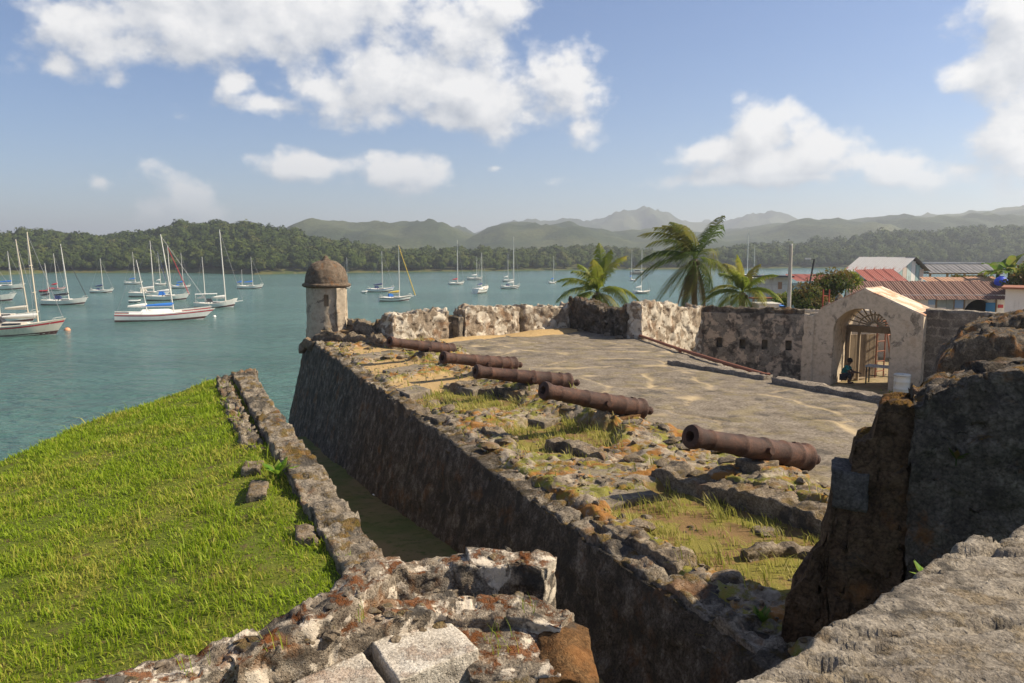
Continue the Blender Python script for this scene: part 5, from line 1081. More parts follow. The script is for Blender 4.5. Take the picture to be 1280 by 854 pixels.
x, y = at(1072, 474, COURT); r_ = root('timber_plank', 'loose timber plank on the ground in front of the squatting person', 'plank', (x, y, COURT)); MB().box((0, 0, .03), (.9, .16, .05), .5).build('plank', M['weathered_timber'], r_)

# ------------------------------------------------------------------ town behind the gate
TOWN = 4.2
nu, nv = 70, 60; xx, yy = np.meshgrid(np.linspace(2, 95, nu), np.linspace(35.5, 84, nv), indexing='ij'); zz = TOWN + .15 * fbm(P3(xx, yy, 0) / 6, 3) - 5.5 * sstep(70, 82, yy + .35 * np.maximum(30 - xx, 0) * 1.0 + 2 * fbm(P3(xx, yy, 1) / 8, 2)) - 4 * sstep(4.5, 2.0, xx)
struct(link('town_ground', raw_mesh('town_ground', P3(xx, yy, zz).reshape(-1, 3), [grid_faces(nu, nv)]), M['yard_soil']))
def corr_sheet(w, l, waves, amp=.018, cut=0.0):
    n = waves * 6 + 1; x = np.linspace(0, w, n); z = amp * np.cos(np.linspace(0, waves * 2 * math.pi, n)); V = np.concatenate([P3(x, np.zeros(n), z), P3(x, np.full(n, l), z)]); V = V.reshape(2, n, 3)
    return raw_mesh('roof_sheet', V.reshape(-1, 3), [grid_faces(2, n)[:, ::-1]])
def roof_plane(par, origin, along, down, L, D, mat, wd=.8, waves=5, name='roof_sheet', jit=.02):
    """corrugated sheets side by side: origin = ridge start, unit vectors along the ridge and down the slope"""
    a, d = Vector(along).normalized(), Vector(down).normalized(); nrm = d.cross(a).normalized()
    if nrm.z < 0: nrm = -nrm
    n = max(1, int(round(L / wd))); w = L / n; me = corr_sheet(w * 1.06, D, waves); me.materials.append(M[mat])
    for k in range(n):
        o = link(name, me, None, par); Mx = Matrix((a, d, nrm)).transposed().to_4x4(); Mx.translation = Vector(origin) + a * (w * k) + nrm * (.012 * (k % 2) + rnd.uniform(0, jit)) + d * rnd.uniform(-jit, jit) * 1.5
        o.matrix_basis = Mx
    return n
def gabled(name, label, c, rz, L, W, z0, ze, zr, wall_mat, roof_mats, over=.3, boards=0):
    """house with ridge along local x; c = centre (x, y)"""
    r = root(name, label, 'house', (c[0], c[1], z0), rz); he, hr = ze - z0, zr - z0; m = MB(); t = .12
    for s in (-1, 1): m.box((0, s * (W / 2 - t / 2), he / 2), (L, t, he))
    m.build('side_wall', M[wall_mat], r)
    for s in (-1, 1):
        x0, x1 = s * (L / 2 - t), s * (L / 2); m = MB()
        pl = [(-W / 2 + t, 0), (W / 2 - t, 0), (W / 2 - t, he), (0, hr - .05), (-W / 2 + t, he)]; V = [(x0, y, z) for y, z in pl] + [(x1, y, z) for y, z in pl]; n = 5
        m.add(V, [tuple(range(n)), tuple(range(2 * n - 1, n - 1, -1))] + [(i, n + i, n + (i + 1) % n, (i + 1) % n) for i in range(n)]); g = m.build('gable_wall', M[wall_mat], r)
        if boards:
            for k in range(boards):
                y = -W / 2 + W * (k + .5) / boards; h = he + (hr - he) * (1 - abs(y) / (W / 2)) - .1; o = MB().box((s * (L / 2 + .012), y, h / 2), (.025, W / boards * .93, h)).build('board', M[['pink_boards', 'pale_teal_boards', 'white_paint', 'teal_boards'][k * 7 % 4]], r)
    sl = math.hypot(W / 2, hr - he); ov = over / (W / 2)
    for s, mt in ((1, roof_mats[0]), (-1, roof_mats[1])): roof_plane(r, (-L / 2 - over, 0, hr + .03), (1, 0, 0), (0, s * W / 2, -(hr - he)), L + 2 * over, sl * (1 + ov), mt)
    return r
# long low building with rusty roof
Yb = 46.0; bx0, bz = upy(1062, 352, Yb + 1.6); bx1, _ = upy(1268, 352, Yb + 1.6); lb = root('long_building', 'long whitewashed building under a rusty corrugated roof', 'building', (bx0, Yb, TOWN - .3)); z0 = TOWN - .3
ez = upy(1150, 371, Yb)[1]; BL = bx1 - bx0
def B_(x, y, z): return (x, y, z - z0)
xa = line_hit(1225, (bx0, Yb), (1, 0)); rr_ = .92
S_ = np.unique(np.concatenate([np.linspace(0, BL - .3, 14), xa + rr_ * -np.cos(np.linspace(0, math.pi, 17))])); mF = MB()
azt = upy(1225, 374.5, Yb)[1]
for i in range(len(S_) - 1):
    s0, s1 = S_[i], S_[i + 1]; f = lambda s: (azt - rr_ + math.sqrt(max(rr_ ** 2 - (s - xa) ** 2, 0))) - z0 if abs(s - xa) < rr_ + 1e-6 else 0.0
    inn = abs((s0 + s1) / 2 - xa) < rr_; b0, b1 = (f(s0), f(s1)) if inn else (0, 0); h = ez - z0 + .1
    mF.hexa([(s0, .15, b0), (s1, .15, b1), (s1, .4, b1), (s0, .4, b0)], [(s0, .15, h), (s1, .15, h), (s1, .4, h), (s0, .4, h)])
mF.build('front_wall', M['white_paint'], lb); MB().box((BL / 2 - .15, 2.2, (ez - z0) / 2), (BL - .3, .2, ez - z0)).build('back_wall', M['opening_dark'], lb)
for xx_ in (.1, BL - .4): MB().box((xx_, 1.3, (ez - z0) / 2 + .1), (.2, 1.55, ez - z0 + .2)).build('end_wall', M['white_paint'], lb)
n_ = roof_plane(lb, (-.5, 1.75, bz - z0), (1, 0, 0), (0, -1.75, -(bz - ez) - .02), BL + .3, math.hypot(1.95, bz - ez) + .15, 'rust_roof', .62, 4, jit=.012); roof_plane(lb, (-.5, 1.75, bz - z0 - .01), (1, 0, 0), (0, 1.4, -.5), BL + .3, 1.5, 'rust_roof', 1.2, 4)
for k, (x0, x1, y0, y1, mt, nm) in enumerate([(1161, 1169, 373, 381, 'poster_sky', 'poster'), (1172, 1183, 373.5, 384, 'poster_grey', 'poster'), (1184, 1192, 374, 386, 'poster_grey', 'poster'), (1194, 1204, 373, 385, 'poster_sky', 'poster'), (1233, 1243.5, 378.5, 391, 'poster_blue', 'notice_board'), (1248, 1254, 381, 385, 'boat_red', 'red_sign')]):
    X0, Z1 = upy(x0, y0, Yb + .1); X1, Z0 = upy(x1, y1, Yb + .1); MB().box(((X0 + X1) / 2 - bx0, .125, (Z0 + Z1) / 2 - z0), (X1 - X0, .04, Z1 - Z0)).build(nm, M[mt], lb)
for k, px in enumerate((1171, 1193, 1206, 1246)): X0, Z1 = upy(px, 371, Yb + .1); MB().box((X0 - bx0, .11, (ez - z0) / 2), (.07, .06, ez - z0)).build('post', M['weathered_timber'], lb)
# gabled wooden house
hx, hz_ = upy(1146, 322.5, 56); hd = math.atan2(.86, -.5); cx_, cy_ = hx - .5 * 2.3, 56 + .86 * 2.3
gabled('wooden_house', 'weathered plank house with red and white tin gable roof', (cx_, cy_), hd, 3.8, 3.0, TOWN - .5, hz_ - .85, hz_, 'pale_teal_boards', ('red_white_roof', 'grey_roof'), .35, 6)
lx0, lz0 = upy(1076, 343, 54); lt = root('lean_to', 'red tin lean-to roof against the weathered plank house', 'shed', (lx0, 54, TOWN - .5)); lz = TOWN - .5
lx1, lz1 = upy(1124, 339, 54.5); roof_plane(lt, (0, 1.2, lz1 - lz + .1), (lx1 - lx0, .4, .0), (0, -2.0, -.75), lx1 - lx0, 2.2, 'red_roof'); MB().box(((lx1 - lx0) / 2, .4, (lz1 - lz) / 2 - .25), (lx1 - lx0 - .3, 1.0, lz1 - lz - .6)).build('wall', M['teal_boards'], lt)
# teal shack, red-roofed shed, open jetty roof, rusty low roof
sx0, sz = upy(946, 347, 50); sx1, _ = upy(985, 346, 50); szb = TOWN - .5
sh = root('teal_shack', 'pale teal board shack with dark flat roof beside the concrete pole', 'house', (sx0, 50, szb)); w_ = sx1 - sx0; h_ = sz - szb
for k in range(12): zz_ = h_ * (k + .5) / 12; MB().box((w_ / 2, 0, zz_), (w_, .03 + .01 * (k % 2), h_ / 12 * .96)).build('board', M['pale_teal_boards'], sh)
MB().box((w_ / 2, 1.1, h_ / 2 - .05), (w_ - .06, 2.0, h_ - .1)).build('wall', M['teal_boards'], sh)
X0, Z1 = upy(973, 353, 50); MB().box((X0 - sx0 + .1, -.02, Z1 - szb - .2), (.24, .05, .45)).build('window', M['weathered_timber'], sh); MB().box((w_ / 2, .9, h_ + .06), (w_ + .5, 2.7, .09)).build('roof', M['dark_metal'], sh)
X0, Z0 = upy(940, 373, 49); X1, _ = upy(985, 373, 49); a_ = root('porch_roof', 'rusty red porch strip below the teal shack', 'shed', (X0, 49, TOWN - .5)); MB().box(((X1 - X0) / 2, .3, Z0 - TOWN + .5), (X1 - X0, .9, .10)).build('roof', M['scaffold_rust'], a_); [MB().box((q, .0, (Z0 - TOWN + .5) / 2 - .03), (.1, .1, Z0 - TOWN + .42)).build('post', M['weathered_timber'], a_) for q in (.1, (X1 - X0) - .1)]
X0, Z0 = upy(993, 352, 57); X1, Z1 = upy(1032, 344, 59); a_ = root('red_shed', 'low shed with faded red roof beyond the street lamp', 'shed', (X0, 57, TOWN - .5)); roof_plane(a_, (0, 2.2, Z1 - TOWN + .55), (1, 0, 0), (0, -2.5, -(Z1 - Z0)), X1 - X0 + .6, 2.7, 'red_roof'); MB().box(((X1 - X0) / 2 + .3, 1.2, (Z0 - TOWN + .5) / 2 - .1), (X1 - X0, 2.0, Z0 - TOWN + .3)).build('wall', M['teal_boards'], a_)
X0, Z0 = upy(1160, 341, 66); X1, Z1 = upy(1238, 329.5, 68); a_ = root('jetty_roof', 'grey tiled open-sided pavilion roof at the water edge', 'pavilion', (X0, 66, TOWN - .5)); W_ = X1 - X0
roof_plane(a_, (0, 2.0, Z1 - TOWN + .5), (1, 0, 0), (0, -2.2, -(Z1 - Z0)), W_, 2.4, 'grey_roof', 1.0, 3); roof_plane(a_, (0, 2.0, Z1 - TOWN + .49), (1, 0, 0), (0, 2.2, -(Z1 - Z0)), W_, 2.4, 'grey_roof', 1.0, 3); MB().box((W_ / 2, 2.0, Z1 - TOWN + .55), (W_ - 1.2, .4, .12)).build('ridge_cap', M['white_paint'], a_)
for k in range(5): MB().box((.3 + (W_ - .6) * k / 4, .2, (Z0 - TOWN + .4) / 2), (.14, .14, Z0 - TOWN + .4)).build('post', M['weathered_timber'], a_)
MB().box((W_ / 2, 1.8, Z0 - TOWN + .42), (W_ - .2, 3.6, .08)).build('ceiling', M['weathered_timber'], a_)
X0, Z0 = upy(1164, 353, 52); X1, Z1 = upy(1246, 348, 53); a_ = root('tin_roofed_house', 'low house with patchy orange tin roof behind the long roof', 'house', (X0, 52, TOWN - .5)); roof_plane(a_, (0, 1.6, Z1 - TOWN + .55), (1, 0, 0), (0, -1.8, -.45), X1 - X0, 2.0, 'orange_roof', 1.0, 4, jit=.06); MB().box(((X1 - X0) / 2, .9, (Z0 - TOWN + .3) / 2), (X1 - X0 - .3, 1.4, Z0 - TOWN + .2)).build('wall', M['grey_paint'], a_)
X0, Z0 = upy(1254, 352, 47.2); a_ = root('water_tank', 'blue plastic water tank on the end of the rusty roof', 'tank', (X0, 47.4, Z0 - .25)); MB().lathe([(.0, 0), (.36, 0), (.38, .05), (.38, .2), (.395, .22), (.38, .24), (.37, .34), (.25, .47), (.14, .52), (.14, .57), (.0, .58)], 28).build('body', M['tank_blue'], a_, True); MB().box((0, .0, -.04), (.8, .8, .08)).build('stand', M['weathered_timber'], a_)
X0, Z0 = upy(1266, 362, 42); a_ = root('corner_house', 'small pale house at the end of the long roof', 'house', (X0 + 2.2, 43.2, TOWN - .5), R(-34)); MB().box((0, 0, (Z0 - TOWN + .5) / 2), (3.0, 3.0, Z0 - TOWN + .5)).build('wall', M['white_paint'], a_); MB().box((-.3, -1.52, 2.6), (.8, .05, 1.0)).build('window', M['opening_dark'], a_); MB().box((0, -.1, Z0 - TOWN + .55), (3.4, 3.6, .1)).build('roof', M['scaffold_rust'], a_)
X0, Z0 = upy(950, 381, 38.5); X1, _ = upy(975, 380, 38.5); a_ = root('white_shed', 'flat white shed top showing above the loophole wall', 'shed', ((X0 + X1) / 2, 39.2, TOWN - .3)); MB().box((0, 0, (Z0 - TOWN + .3) / 2), (X1 - X0, 1.2, Z0 - TOWN + .3)).build('wall', M['white_paint'], a_); MB().box((0, 0, Z0 - TOWN + .33), (X1 - X0 + .16, 1.36, .06)).build('roof', M['white_paint'], a_)
X0, Z0 = upy(980, 382, 38.6); a_ = root('blue_tarpaulin', 'blue tarpaulin sheet draped beside the white shed', 'tarpaulin', (X0, 39, Z0 - .6)); n_ = 12; gx_, gy_ = np.meshgrid(np.linspace(-.25, .3, n_), np.linspace(-.6, .6, n_), indexing='ij'); V = P3(gx_, gy_, .6 - 1.2 * np.maximum(gx_, 0) + .05 * fbm(P3(gx_, gy_, 0) / .2, 2)); V2 = V - [0, 0, .7]; link('sheet', raw_mesh('sheet', V.reshape(-1, 3), [grid_faces(n_, n_)]), M['tarp_blue'], a_); MB().box((0, 0, -.6), (.4, 1.0, 2.0)).build('stacked_goods', M['grey_paint'], a_)
# poles
X0, Z1 = upy(989.5, 307, 40); a_ = root('concrete_pole', 'tall pale concrete pole behind the loophole wall', 'pole', (X0, 40, TOWN)); MB().tube([(0, 0, -.3), (-.03, 0, Z1 - TOWN)], [.13, .085], 12).build('shaft', M['concrete_pole'], a_, True); MB().tube([(0, 0, Z1 - TOWN), (0, 0, Z1 - TOWN + .09)], .05, 8).build('cap', M['white_paint'], a_, True)
X0, Z0 = upy(1012.5, 352, 52); X1, Z1 = upy(1018, 324, 52); a_ = root('street_lamp', 'dark leaning street lamp with white head above red roof', 'street lamp', (X0, 52, TOWN)); zz_ = Z1 - TOWN; MB().tube([(-.1, 0, 0), (0, 0, Z0 - TOWN), (X1 - X0, 0, zz_)], .06, 8).build('post', M['dark_metal'], a_, True); MB().tube([(X1 - X0, 0, zz_ - .05), (X1 - X0 - .3, 0, zz_ + .02)], .025, 6).build('arm', M['dark_metal'], a_, True); MB().box((X1 - X0 - .42, 0, zz_ + .03), (.36, .16, .1)).build('lamp_head', M['white_paint'], a_)

# ------------------------------------------------------------------ plants
def leaf_mass(name, ells, n, size, mat, parent, seed, up=.3):
    r = np.random.default_rng(seed); C = []; per = np.array([e[3] * e[4] * e[5] for e in ells]) ** .67; per = per / per.sum(); T = []
    for e, f in zip(ells, per):
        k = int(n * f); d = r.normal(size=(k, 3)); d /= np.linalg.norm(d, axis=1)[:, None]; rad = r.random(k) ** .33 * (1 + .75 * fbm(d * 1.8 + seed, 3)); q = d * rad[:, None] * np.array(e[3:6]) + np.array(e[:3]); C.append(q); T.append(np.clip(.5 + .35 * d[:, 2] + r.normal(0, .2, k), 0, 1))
    C = np.concatenate(C); T = np.concatenate(T); m = len(C); a = r.normal(size=(m, 3)); a[:, 2] += up; a /= np.linalg.norm(a, axis=1)[:, None]; b = np.cross(a, r.normal(size=(m, 3))); b /= np.linalg.norm(b, axis=1)[:, None]; s = size * r.uniform(.6, 1.3, (m, 1))
    V = np.stack([C - a * s, C + b * s * .42, C + a * s, C - b * s * .42], 1).reshape(-1, 3); me = raw_mesh(name, V, [np.arange(4 * m).reshape(m, 4)], smooth=False); tint_attr(me, np.repeat(T, 4)); return link(name, me, mat, parent)
def bush(label, ells, n, size, mat, seed, name='shrub'):
    b = root(name, label, 'shrub', (ells[0][0], ells[0][1], TOWN)); E = [(e[0] - ells[0][0], e[1] - ells[0][1], e[2] - TOWN, *e[3:]) for e in ells]
    leaf_mass('foliage', E, n, size, M[mat], b, seed); m = MB()
    for e in E: m.tube([(e[0] * .4, e[1] * .4, 0), (e[0], e[1], e[2])], [.07, .03], 6)
    m.build('stem', M['trunk_bark'], b, True); return b
def E_(px, py, Y, rx, ry, rz): x, z = upy(px, py, Y); return (x, Y, z, rx, ry, rz)
bush('dense dark green bush below the street lamp', [E_(1010, 372, 43, 1.0, .8, .75), E_(1032, 358, 44, 1.0, .8, .7), E_(1048, 352, 44, .9, .8, .65), E_(1020, 380, 42.5, 1.3, .8, .5)], 5200, .10, 'shrub_leaf', 3)
bush('light green feathery bush top beside the red lean-to', [E_(1058, 347, 46, .6, .5, .5), E_(1066, 352, 46, .5, .5, .5)], 1500, .09, 'young_palm_leaf', 4)
bush('low green hedge behind the concrete pole', [E_(985, 374, 44, .9, .6, .4), E_(1000, 370, 44.5, .7, .6, .35)], 1800, .09, 'banana_leaf', 5)
bush('low green creeper on the tin roofs by the water', [E_(1205, 347.5, 54, 1.0, .4, .16), E_(1222, 347, 54, 1.1, .4, .2), E_(1195, 347, 54, .4, .4, .25)], 1300, .08, 'shrub_leaf', 6)
bush('dark garden shrub at the end of the long roof', [E_(1276, 352, 46, .9, .8, .6), E_(1290, 345, 46, 1.0, .8, .8)], 2200, .11, 'shrub_leaf', 7)
def frond(L, az, elev, droop, wind, r, nl=44, wl=.55, twist=0.0):
    """one pinnate palm leaf from the crown centre: curved rib with hanging leaflets"""
    n = 16; P = [np.zeros(3)]; d = np.array([math.cos(az) * math.cos(elev), math.sin(az) * math.cos(elev), math.sin(elev)])
    for k in range(n): d = d + np.array([wind[0], wind[1], -droop * (1 + .6 * k / n)]) / n; d /= np.linalg.norm(d); P.append(P[-1] + d * L / n)
    P = np.array(P); V, F = [], []
    def q4(a, b, c, e): o = len(V); V.extend([a, b, c, e]); F.append((o, o + 1, o + 2, o + 3))
    for k in range(n):
        t = P[k + 1] - P[k]; s = np.cross(t, (0, 0, 1)); s = s / (np.linalg.norm(s) + 1e-6); w0, w1 = .035 * (1 - k / n) + .008, .035 * (1 - (k + 1) / n) + .008; q4(P[k] - s * w0, P[k] + s * w0, P[k + 1] + s * w1, P[k + 1] - s * w1)
    for j in range(nl):
        f = .12 + .88 * (j + .5) / nl; x = f * n; k = min(int(x), n - 1); p = P[k] + (P[k + 1] - P[k]) * (x - k); t = (P[k + 1] - P[k]); t /= np.linalg.norm(t); s = np.cross(t, (0, 0, 1)); s = s / (np.linalg.norm(s) + 1e-6)
        ll = wl * (math.sin(min(1, f * 1.05) * math.pi) ** .6 * .85 + .2) * r.uniform(.8, 1.15)
        for sg in (-1, 1):
            dr = s * sg * .75 + t * .55 + np.array([wind[0] * .5, wind[1] * .5, -.15 + r.normal(0, .08)]); dr /= np.linalg.norm(dr); mid = p + dr * ll * .55; e = mid + (dr + np.array([wind[0] * .4, wind[1] * .4, -.95])) * ll * .38; wv = t * .024 + np.array([0, 0, .006]); q4(p - wv * .6, p + wv * .6, mid + wv, mid - wv); q4(mid - wv, mid + wv, e + wv * .15, e - wv * .15)
    return np.array(V), np.array(F)
def palm(label, px, py, Y, nf, L, mat, seed, wind, trunk=True, el_range=(-.5, 1.35), dead=0, wl=.55):
    r = np.random.default_rng(seed); x, z = upy(px, py, Y); R0 = root('palm_tree', label, 'palm tree', (x, Y, TOWN)); h = z - TOWN
    pts = [(.25 * math.sin(k * .5) * (1 - k / 8), 0, h * k / 8) for k in range(9)]; pts = [(pts[i][0] - pts[8][0], 0, pts[i][2]) for i in range(9)]; MB().tube(pts, [.24, .19, .17, .16, .155, .15, .15, .16, .17], 12).build('trunk', M['trunk_bark'], R0, True)
    for k in range(nf):
        az = k * 2.399 + r.normal(0, .12); f = (k + .5) / nf; el = el_range[0] + (el_range[1] - el_range[0]) * f ** .8 + r.normal(0, .2); V, F = frond(L * r.uniform(.85, 1.1) * (1 - .15 * (f > .85)), az, el, 1.1 + .5 * (1 - f) + r.normal(0, .12), wind, r, wl=wl)
        me = raw_mesh('frond', V + (0, 0, h), [F], smooth=False); tint_attr(me, np.full(len(V), np.clip(r.normal(.4 + .3 * f, .15), 0, 1))); link('frond', me, M[mat], R0)
    for k in range(dead):
        V, F = frond(L * .8, k * 2.1 + r.normal(0, .3), -1.0 + r.normal(0, .1), 1.2, (wind[0] * .3, 0), r, wl=.4); me = raw_mesh('dead_frond', V + (0, 0, h - .1), [F], smooth=False); tint_attr(me, np.full(len(V), r.random())); link('dead_frond', me, M['dead_palm_leaf'], R0)
    for k in range(6): a = k * 1.05; o = MB().lathe([(.0, -.12), (.08, -.08), (.105, 0), (.08, .09), (.0, .13)], 10).build('coconut', M['dead_palm_leaf'], R0, True); o.location = (.2 * math.cos(a), .2 * math.sin(a), h - .22)
    return R0
palm('tall coconut palm with windswept crown above the wall', 868, 324, 42, 27, 3.4, 'palm_leaf', 3, (-.95, .1), dead=12, el_range=(-.95, 1.45), wl=.74)
palm('young green palm behind the dark broken masonry corner', 747, 366, 40.5, 24, 2.6, 'young_palm_leaf', 5, (-.3, .1), el_range=(-.3, 1.35), wl=.5)
palm('young bright palm between tall palm and teal shack', 928, 366, 39.5, 24, 2.2, 'young_palm_leaf', 8, (-.2, 0), el_range=(-.45, 1.4), wl=.45)
def banana(label, px, py, Y, seed, n=9, L=1.5):
    r = np.random.default_rng(seed); x, z = upy(px, py, Y); b = root('banana_plant', label, 'banana plant', (x, Y, TOWN)); h = z - TOWN; MB().tube([(0, 0, 0), (0, 0, h)], [.16, .10], 10).build('stalk', M['banana_leaf'], b, True)
    for k in range(n):
        az = k * 2.4 + r.normal(0, .2); el = r.uniform(.5, 1.4); d = np.array([math.cos(az) * math.cos(el), math.sin(az) * math.cos(el), math.sin(el)]); p = np.array([0, 0, h]); P = [p]
        for i in range(8): d = d + np.array([0, 0, -.22]); d /= np.linalg.norm(d); p = p + d * L / 8; P.append(p)
        P = np.array(P); w = .26 * np.sin(np.linspace(.12, 1, 9) * math.pi) ** .7 + .01; s = np.cross(P[-1] - P[0], (0, 0, 1)); s /= np.linalg.norm(s); V = np.stack([P - s * w[:, None] + [0, 0, .05], P, P + s * w[:, None] + [0, 0, .05]], 1); me = raw_mesh('leaf', V.reshape(-1, 3), [grid_faces(9, 3)]); tint_attr(me, np.full(27, r.random())); link('leaf', me, M['banana_leaf'], b)
banana('banana plant rising left of the blue tank', 1247, 343, 53, 1); banana('banana plant rising right of the blue tank', 1262, 340, 50, 2, 10, 1.6); banana('banana plant at the picture edge above the corner house', 1277, 350, 48, 4)
def weed(label, x, y, z, s, n, mat, seed):
    r = np.random.default_rng(seed); b = root('weed', label, 'plant', (x, y, z)); V, F = [], []
    for k in range(n):
        az = k * 2.4; el = r.uniform(.4, 1.2); d = np.array([math.cos(az) * math.cos(el), math.sin(az) * math.cos(el), math.sin(el)]); sd = np.array([-math.sin(az), math.cos(az), 0]) * s * .16; p1_, p2 = d * s * .5, d * s - np.array([0, 0, s * .15]); me = raw_mesh('leaf', [(0, 0, 0), p1_ + sd, p2, p1_ - sd, p1_ + (0, 0, s * .04)], [np.array([[0, 1, 4], [1, 2, 4], [2, 3, 4], [3, 0, 4]])], smooth=False); tint_attr(me, np.full(5, r.random())); link('leaf', me, M[mat], b)
    MB().tube([(0, 0, -.05), (0, 0, s * .2)], s * .04, 5).build('stem', M[mat], b)
x, y = lwx(10.6, .72); weed('bright green leafy weed on the low meadow wall', x, y, 7.42, .34, 12, 'weed_leaf', 1)
weed('small green sprig at the edge of the coping slab', 1.60, 2.90, 9.24, .10, 8, 'weed_leaf', 2)
tb = WQ + WD * px_z(1220, 570, WQ, WD)[0] - WN * .02; weed('grassy weed growing on the dark stepped wall face', tb[0] - .1, tb[1] - .03, px_z(1215, 572, WQ, WD)[1], .14, 9, 'shrub_leaf', 3)
x, y = at(952, 782, 7.1); weed('broad green weed at the scarp edge below the grass', x, y, 7.12, .2, 9, 'banana_leaf', 4)
tufts = [(-1.36, 4.3), (-.1, 4.75), (-.05, 4.6), (-1.75, 4.1), (-.95, 4.68), (.1, 4.9), (-.3, 5.2)]; P_ = np.array([(x + r2.normal(0, .05), y + r2.normal(0, .05), top_of(x, y)) for x, y in tufts for k in range(9)]); tag(blades('wall_grass', P_, r2.uniform(.05, .16, len(P_)), np.full(len(P_), .0025), M['meadow_blade'], 12, .5), 'thin grass blades growing from joints of the foreground parapet', 'grass', kind='stuff')
for k, (px, py, mt, lab) in enumerate([(421, 562, 'litter_white', 'pale plastic scrap on the ditch floor farther away'), (472, 618, 'litter_white', 'small white litter piece in the middle of the ditch')]):
    z_ = np.interp(at(px, py, 4.8)[1], [13, 17.5, 27.3], [5.5, 4.9, 4.0]) + .05; x, y = at(px, py, z_); o = link('litter', STONES[k].copy(), None); o.data.materials.clear(); o.data.materials.append(M[mt]); o.location = (x, y, z_); o.scale = (.16, .1, .05); tag(o, lab, 'litter')

# ------------------------------------------------------------------ boats
def hull_np(L, Bm, Fb, over=.10, stern=.7, sheer=.35, n=22, m=9):
    V = []; s = np.linspace(0, 1, n)
    b = Bm / 2 * np.where(s < .42, stern + (1 - stern) * np.sin(s / .42 * math.pi / 2), np.cos(np.clip((s - .42) / .58, 0, 1) ** 1.7 * math.pi / 2)) + .012; top = Fb * (1 + sheer * (2 * np.abs(s - .38)) ** 2 * np.where(s > .38, 1, .45))
    for i in range(n):
        for j in range(m):
            k = j / (m - 1); z = -.45 * (1 - .6 * abs(s[i] - .45)) + (top[i] + .45) * k; y = b[i] * (k ** .38 if s[i] < .8 else k ** (.38 + .9 * (s[i] - .8) / .2)) ; x = -L / 2 + L * s[i] * (1 - over) + over * L * s[i] * (max(z, -.2) / top[-1]) * (s[i] ** 2) + (over * .5 * L) * 0
            V.append((x, y, z))
    V = np.array(V).reshape(n, m, 3); W = V.copy(); W[..., 1] *= -1; return V, W, b, top
def add_hull(par, L, Bm, Fb, hull_mat, stripe_mat, deck_mat, over=.1, stern=.7, sheer=.35, y0=0.0, name='hull', anti='antifoul'):
    V, W, b, top = hull_np(L, Bm, Fb, over, stern, sheer); n, m = V.shape[:2]; V = V + (0, y0, 0); W = W + (0, y0, 0)
    bow = np.array([V[:, -1], W[:, -1]]); Fs = [grid_faces(n, m)[:, ::-1], grid_faces(n, m, n * m)]; tr = np.array([[j, j + 1, n * m + j + 1, n * m + j] for j in range(m - 1)]); Fs.append(tr)
    me = raw_mesh(name, np.concatenate([V.reshape(-1, 3), W.reshape(-1, 3)]), [np.concatenate(Fs)], sharp=50); h = link(name, me, M[hull_mat], par)
    D = np.stack([V[:, -1] - (0, .0, .03), W[:, -1] - (0, 0, .03)], 1); mid = D.mean(1) + (0, 0, .05); D = np.stack([D[:, 0], mid, D[:, 1]], 1); link('deck', raw_mesh('deck', D.reshape(-1, 3), [grid_faces(n, 3)]), M[deck_mat], h)
    def band(k0, k1, mat, nm):
        j0, j1 = k0 * (m - 1), k1 * (m - 1); X = []
        for A_, sg in ((V, 1), (W, -1)):
            f = lambda j: A_[:, int(j)] * (1 - j % 1) + A_[:, min(int(j) + 1, m - 1)] * (j % 1); X.append(np.stack([f(j0), f(j1)], 1) + (0, sg * .012, 0))
        link(nm, raw_mesh(nm, np.concatenate([X[0].reshape(-1, 3), X[1].reshape(-1, 3)]), [np.concatenate([grid_faces(n, 2), grid_faces(n, 2, 2 * n)])]), M[mat], h)
    if stripe_mat: band(.80, .90, stripe_mat, 'stripe')
    kz = .45 / (Fb + .45); band(max(kz - .08, .02), kz + .10, anti, 'boot_stripe'); return h, top
